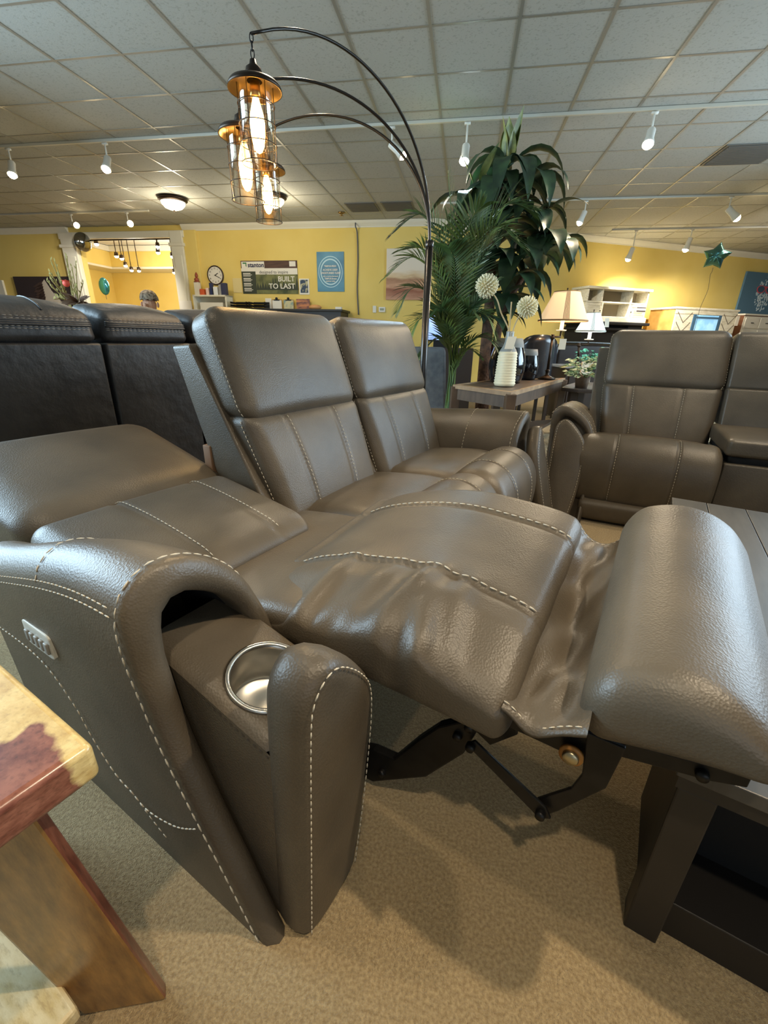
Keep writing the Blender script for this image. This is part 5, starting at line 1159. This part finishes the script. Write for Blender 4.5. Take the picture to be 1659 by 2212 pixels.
l_.new(rm_.outputs[0], n_['Principled BSDF'].inputs['Base Color'])
MB().box(-1.635, -.83, YW - .035, YW - .003, 1.712, 2.585).build('canvas', m, lc_, smooth=False, bevel=.003)

# ------------------------------------------------------------------ left side: horse picture, dried bouquet, mirror, person, next room
hp = thing('horse_picture', 'dark wide canvas of a white-faced horse on the left yellow wall', 'painting', ROOM, -9.4, YW - .02, 1.5)
MB().box(-10.11, -8.62, YW - .04, YW - .003, 1.50, 2.13).build('canvas', mat('dark brown canvas', S(52, 40, 40), .7), hp, smooth=False)
MB().prism([(-.25, -.45), (-.22, -.1), (-.12, .08), (-.02, .22), (.04, .27), (.08, .20), (.16, .05), (.30, -.12), (.42, -.22), (.44, -.30), (.36, -.36), (.24, -.30), (.12, -.26), (.1, -.45)], YW - .044, YW - .04, lambda u, v, d: (-9.35 + u, d, 1.80 + v)).build('painted_horse', mat('white horse paint', S(206, 196, 180), .7), hp, smooth=False)
mb = MB()
for k in range(7): mb.prism([(-.02, .22 - k * .05), (-.14 - .03 * (k % 3), .18 - k * .055), (-.30 + .03 * (k % 2), .10 - k * .05), (-.16, .10 - k * .06), (-.06, .12 - k * .05)], YW - .047, YW - .044, lambda u, v, d: (-9.35 + u, d, 1.82 + v))
mb.build('painted_mane', mat('dark mane paint', S(72, 54, 46), .7), hp, smooth=False)
single(MB().box(-10.75, -10.42, YW - .05, YW - .003, 1.45, 2.06), 'wall_panel', WHITEP, 'cream panel edge on the wall at the photo\'s left border', 'panel', ROOM, (-10.6, YW - .05, 1.45), smooth=False)
# sofa table behind the charcoal sofa carries the bouquet
st_ = thing('sofa_table', 'dark narrow table behind the charcoal sofa carrying the dried bouquet', 'table', WORLD, -2.75, 4.17)
MB().box(-3.4, -2.3, 4.0, 4.35, .74, .78).build('tabletop', DRK, st_, smooth=False)
for x in (-3.36, -2.38):
    for y in (4.02, 4.29): MB().box(x, x + .05, y, y + .05, 0, .74).build('leg', DRK, st_, smooth=False)
bq = thing('dried_bouquet', 'dried grass bouquet with a red flower in a vase, above the charcoal sofa', 'bouquet', WORLD, -2.74, 4.17, .78)
MB().lathe((-2.74, 4.17, .78), [(0, 0), (.07, 0), (.10, .1), (.08, .24), (.05, .30), (.06, .33), (.05, .33), (.04, .28), (0, .2)], 24).build('vase', BLUEBLK, bq)
q = random.Random(8)
GRASS = mat('dried grass', S(138, 124, 66), .8); BRNL = mat('brown dried leaf', S(92, 66, 44), .8)
for k in range(22):
    a = q.uniform(-1, 1); top = (-2.74 - .02 - .12 * a + q.uniform(-.05, .02), 4.15 + q.uniform(-.08, .08), q.uniform(1.32, 1.64) - .1 * abs(a))
    mb = MB(); pth = smoothpath([(-2.74, 4.17, 1.08), (lerp(-2.74, top[0], .45), 4.16, 1.25), top], 5); mb.tube(pth, .0035, 5)
    for j in range(6): leaf(mb, pth[-1 - j], (q.uniform(-.5, .5), q.uniform(-.3, .3), 1), (0, -1, .2), .03, .006, .2, .1, 4)
    mb.build('grass_stem', GRASS, bq)
mb = MB()
for k in range(26):
    a = q.uniform(0, 2 * PI); leaf(mb, (-2.70, 4.15, 1.24), (math.cos(a), math.sin(a) * .5, q.uniform(-.3, .9)), (0, -1, .5), q.uniform(.09, .16), .018, .3, .2, 5)
mb.build('dried_leaves', BRNL, bq)
mb = MB(); mb.sphere((-2.745, 4.12, 1.385), .028, 12, 8)
for k in range(10): leaf(mb, (-2.745, 4.12, 1.38), (math.cos(k * .63), math.sin(k * .63), .8), (0, 0, 1), .045, .018, -.1, .3, 5)
mb.build('red_flower', mat('coral red flower', S(206, 76, 58), .6), bq)
cm = thing('convex_mirror', 'oval-looking silver convex mirror mounted beside the doorway post', 'mirror', ROOM, -8.02, YW - .25, 2.74)
MB().lathe((-8.0, YW - .2, 2.74), [(.0, .07), (.08, .06), (.15, .025), (.175, 0), (.165, -.025), (0, -.025)], 36, (.93, -.36, -.06)).build('dome', mat('mirror metal', S(150, 152, 150), .05, 1.0), cm)
MB().tube([(-8.0, YW - .2, 2.74), (-8.25, YW - .12, 2.74)], .015, 8).build('bracket', BLACKM, cm)
# person beyond the charcoal sofa, seen from behind: only the crown of grey hair rises over the sofa
PXX, PYY = -2.83, 5.66
pe = thing('person', 'person with short grey hair seated behind the charcoal sofa, head just showing', 'person', WORLD, PXX, PYY)
def skin(name, verts, edges, radii, m, parent):
    me = bpy.data.meshes.new(name); fr, a, b, z = BASE[parent.name]
    me.from_pydata([(p[0] - a, p[1] - b, p[2] - z) for p in verts], edges, []); o = bpy.data.objects.new(name, me); COL.objects.link(o); o.parent = parent
    sv = o.modifiers.new('skin', 'SKIN'); sd = me.skin_vertices[0].data if me.skin_vertices else None
    bpy.context.view_layer.update()
    for i, r in enumerate(radii): me.skin_vertices[0].data[i].radius = r if isinstance(r, tuple) else (r, r)
    me.skin_vertices[0].data[0].use_root = True
    ss = o.modifiers.new('sub', 'SUBSURF'); ss.levels = 2; ss.render_levels = 2; me.materials.append(m); BASE[o.name] = BASE[parent.name]
    return o
P0 = Vector((PXX, PYY, 0))
V_ = [(0, 0, .56), (0, 0, .78), (0, .0, 1.02), (0, 0, 1.12), (0, 0, 1.20), (0, -.01, 1.31), (0, -.015, 1.40),
      (-.18, 0, 1.07), (-.24, -.03, .82), (-.20, -.24, .72), (.18, 0, 1.07), (.24, -.03, .82), (.20, -.24, .72),
      (-.10, -.02, .54), (-.12, -.44, .54), (-.12, -.44, .10), (-.12, -.54, .05), (.10, -.02, .54), (.12, -.44, .54), (.12, -.44, .10), (.12, -.54, .05), (0, -.0, 1.25)]
E_ = [(0, 1), (1, 2), (2, 3), (3, 4), (4, 21), (21, 5), (5, 6), (3, 7), (7, 8), (8, 9), (3, 10), (10, 11), (11, 12), (0, 13), (13, 14), (14, 15), (15, 16), (0, 17), (17, 18), (18, 19), (19, 20)]
R_ = [(.15, .11), (.14, .10), (.16, .11), (.11, .09), .055, (.085, .095), (.07, .08), .065, .05, .035, .065, .05, .035, .09, .07, .045, .035, .09, .07, .045, .035, .062]
skin('body', [P0 + Vector(v) for v in V_], E_, R_, mat('person skin and clothes', S(186, 140, 112), .6), pe)
HAIR = mat('grey brown hair', S(150, 134, 112), .8, noise=(40, S(84, 72, 60), 4, .4, .6), bump=[('n', 60, .6, .01)])
mb = MB(); c = P0 + Vector((0, .0, 1.385))
mb.grid([[c + Vector((.097 * math.sin(e) * math.cos(a) * (1 + .05 * math.sin(7 * a + 3 * e)), .112 * math.sin(e) * math.sin(a), .095 * math.cos(e) + .008 * math.sin(9 * a) * math.sin(e))) for a in [2 * PI * k / 32 for k in range(32)]] for e in [lerp(.02, 1.75, i / 12) for i in range(13)]], cv=True); mb.build('hair', HAIR, pe)
mb = MB()
for s in (-1, 1): mb.sphere(P0 + Vector((s * .095, .0, 1.32)), .026, 10, 8, (.5, .8, 1.2))
mb.build('ears', mat('person skin', S(190, 146, 120), .6), pe)
fe = MB(); fe.sphere(P0 + Vector((0, -.115, 1.31)), .018, 8, 6, (1, 1, 1.3)); fe.build('nose', mat('person skin', S(190, 146, 120), .6), pe)
mb = MB(); Puff([P0 + Vector((a, b, c_)) for a in (-.17, .17) for b in (-.12, .12) for c_ in (.60, 1.13)], (.4, .5, .2)).mesh(mb, (3, 3, 4)); mb.build('shirt', mat('dark shirt', S(58, 60, 70), .8), pe)
sl = thing('stool', 'plain dark stool under the seated person', 'stool', WORLD, PXX, PYY)
MB().lathe((PXX, PYY, 0), [(0, .42), (.19, .42), (.2, .44), (.19, .46), (0, .46)], 24).build('seat', DRK, sl)
for k in range(4): a = PI / 4 + k * PI / 2; MB().tube([(PXX + .13 * math.cos(a), PYY + .13 * math.sin(a), .43), (PXX + .18 * math.cos(a), PYY + .18 * math.sin(a), 0)], .015, 8).build('leg', DRK, sl)
# next room: track heads, recessed discs, foil balloon
nr = [(249, 553), (263, 560), (272, 577), (287, 588), (298, 589), (338, 527), (341, 540), (372, 556), (369, 587), (378, 592), (208, 531)]
NP_ = [(-8.5, 10.9, 3.0), (-8.5, 11.2, 2.95)]
for i, (x, y, z, m_) in enumerate([(-8.60, 10.8, 2.75, BULBW), (-8.78, 11.2, 2.76, BULBW), (-9.02, 11.6, 2.66, BULBW), (-9.25, 12.1, 2.62, BULBW), (-9.1, 12.2, 2.62, BULBW), (-7.55, 10.95, 2.97, BULBC), (-7.6, 11.0, 2.85, BULBC), (-7.30, 11.1, 2.78, BULBW), (-7.9, 12.0, 2.55, BULBW), (-7.8, 12.05, 2.52, BULBW), (-8.40, 9.98, 2.86, BULBC)]):
    t = thing('track_light', ['next-room track light, first of the row running away', 'next-room track light, second of the row running away', 'next-room track light, third of the row running away', 'next-room track light, fourth of the row running away', 'next-room track light, last of the row running away', 'upper cool glaring lamp in the next room', 'lower cool glaring lamp in the next room', 'warm lamp just left of the right doorway post', 'low warm lamp left of the right doorway post', 'lowest warm lamp beside the right doorway post', 'cool glaring lamp beside the convex mirror'][i], 'track light', ROOM, x, y, z, 'next-room track lights')
    MB().tube([(x, y, 3.35), (x, y, z + .06)], .01, 6).build('stem', BRONZE, t); MB().lathe((x, y, z), [(0, .09), (.04, .08), (.05, .0), (.045, 0)], 14).build('lamp_can', BRONZE, t); MB().sphere((x, y, z - .005), .046, 12, 8, (1, 1, .8)).build('bulb', m_, t)
for x, y, lab in ((-8.25, 10.1, 'round recessed light on the next room\'s ceiling'), ):
    single(MB().lathe((x, y, 3.35), [(0, -.02), (.13, -.02), (.14, -.002)], 24), 'recessed_light', BULBW, lab, 'ceiling light', ROOM, (x, y, 3.33))
bb = thing('foil_balloon', 'small blue foil balloon in the next room, left of the person', 'balloon', ROOM, -8.6, 10.2, 1.75)
MB().sphere((-8.6, 10.2, 2.03), .17, 20, 14, (.75, .5, 1.1)).build('foil_body', mat('blue foil', S(70, 150, 170), .15, .8), bb); MB().tube([(-8.6, 10.2, 1.86), (-8.6, 10.2, 1.75)], .006, 5).build('string', GROOVE, bb)
single(MB().box(-6.02, -5.75, YW - .16, YW - .14, 1.44, 1.66), 'notice_card', POSTW, 'small white notice with dark red blocks on the right doorway post', 'sign', ROOM, (-5.88, YW - .16, 1.44), smooth=False)
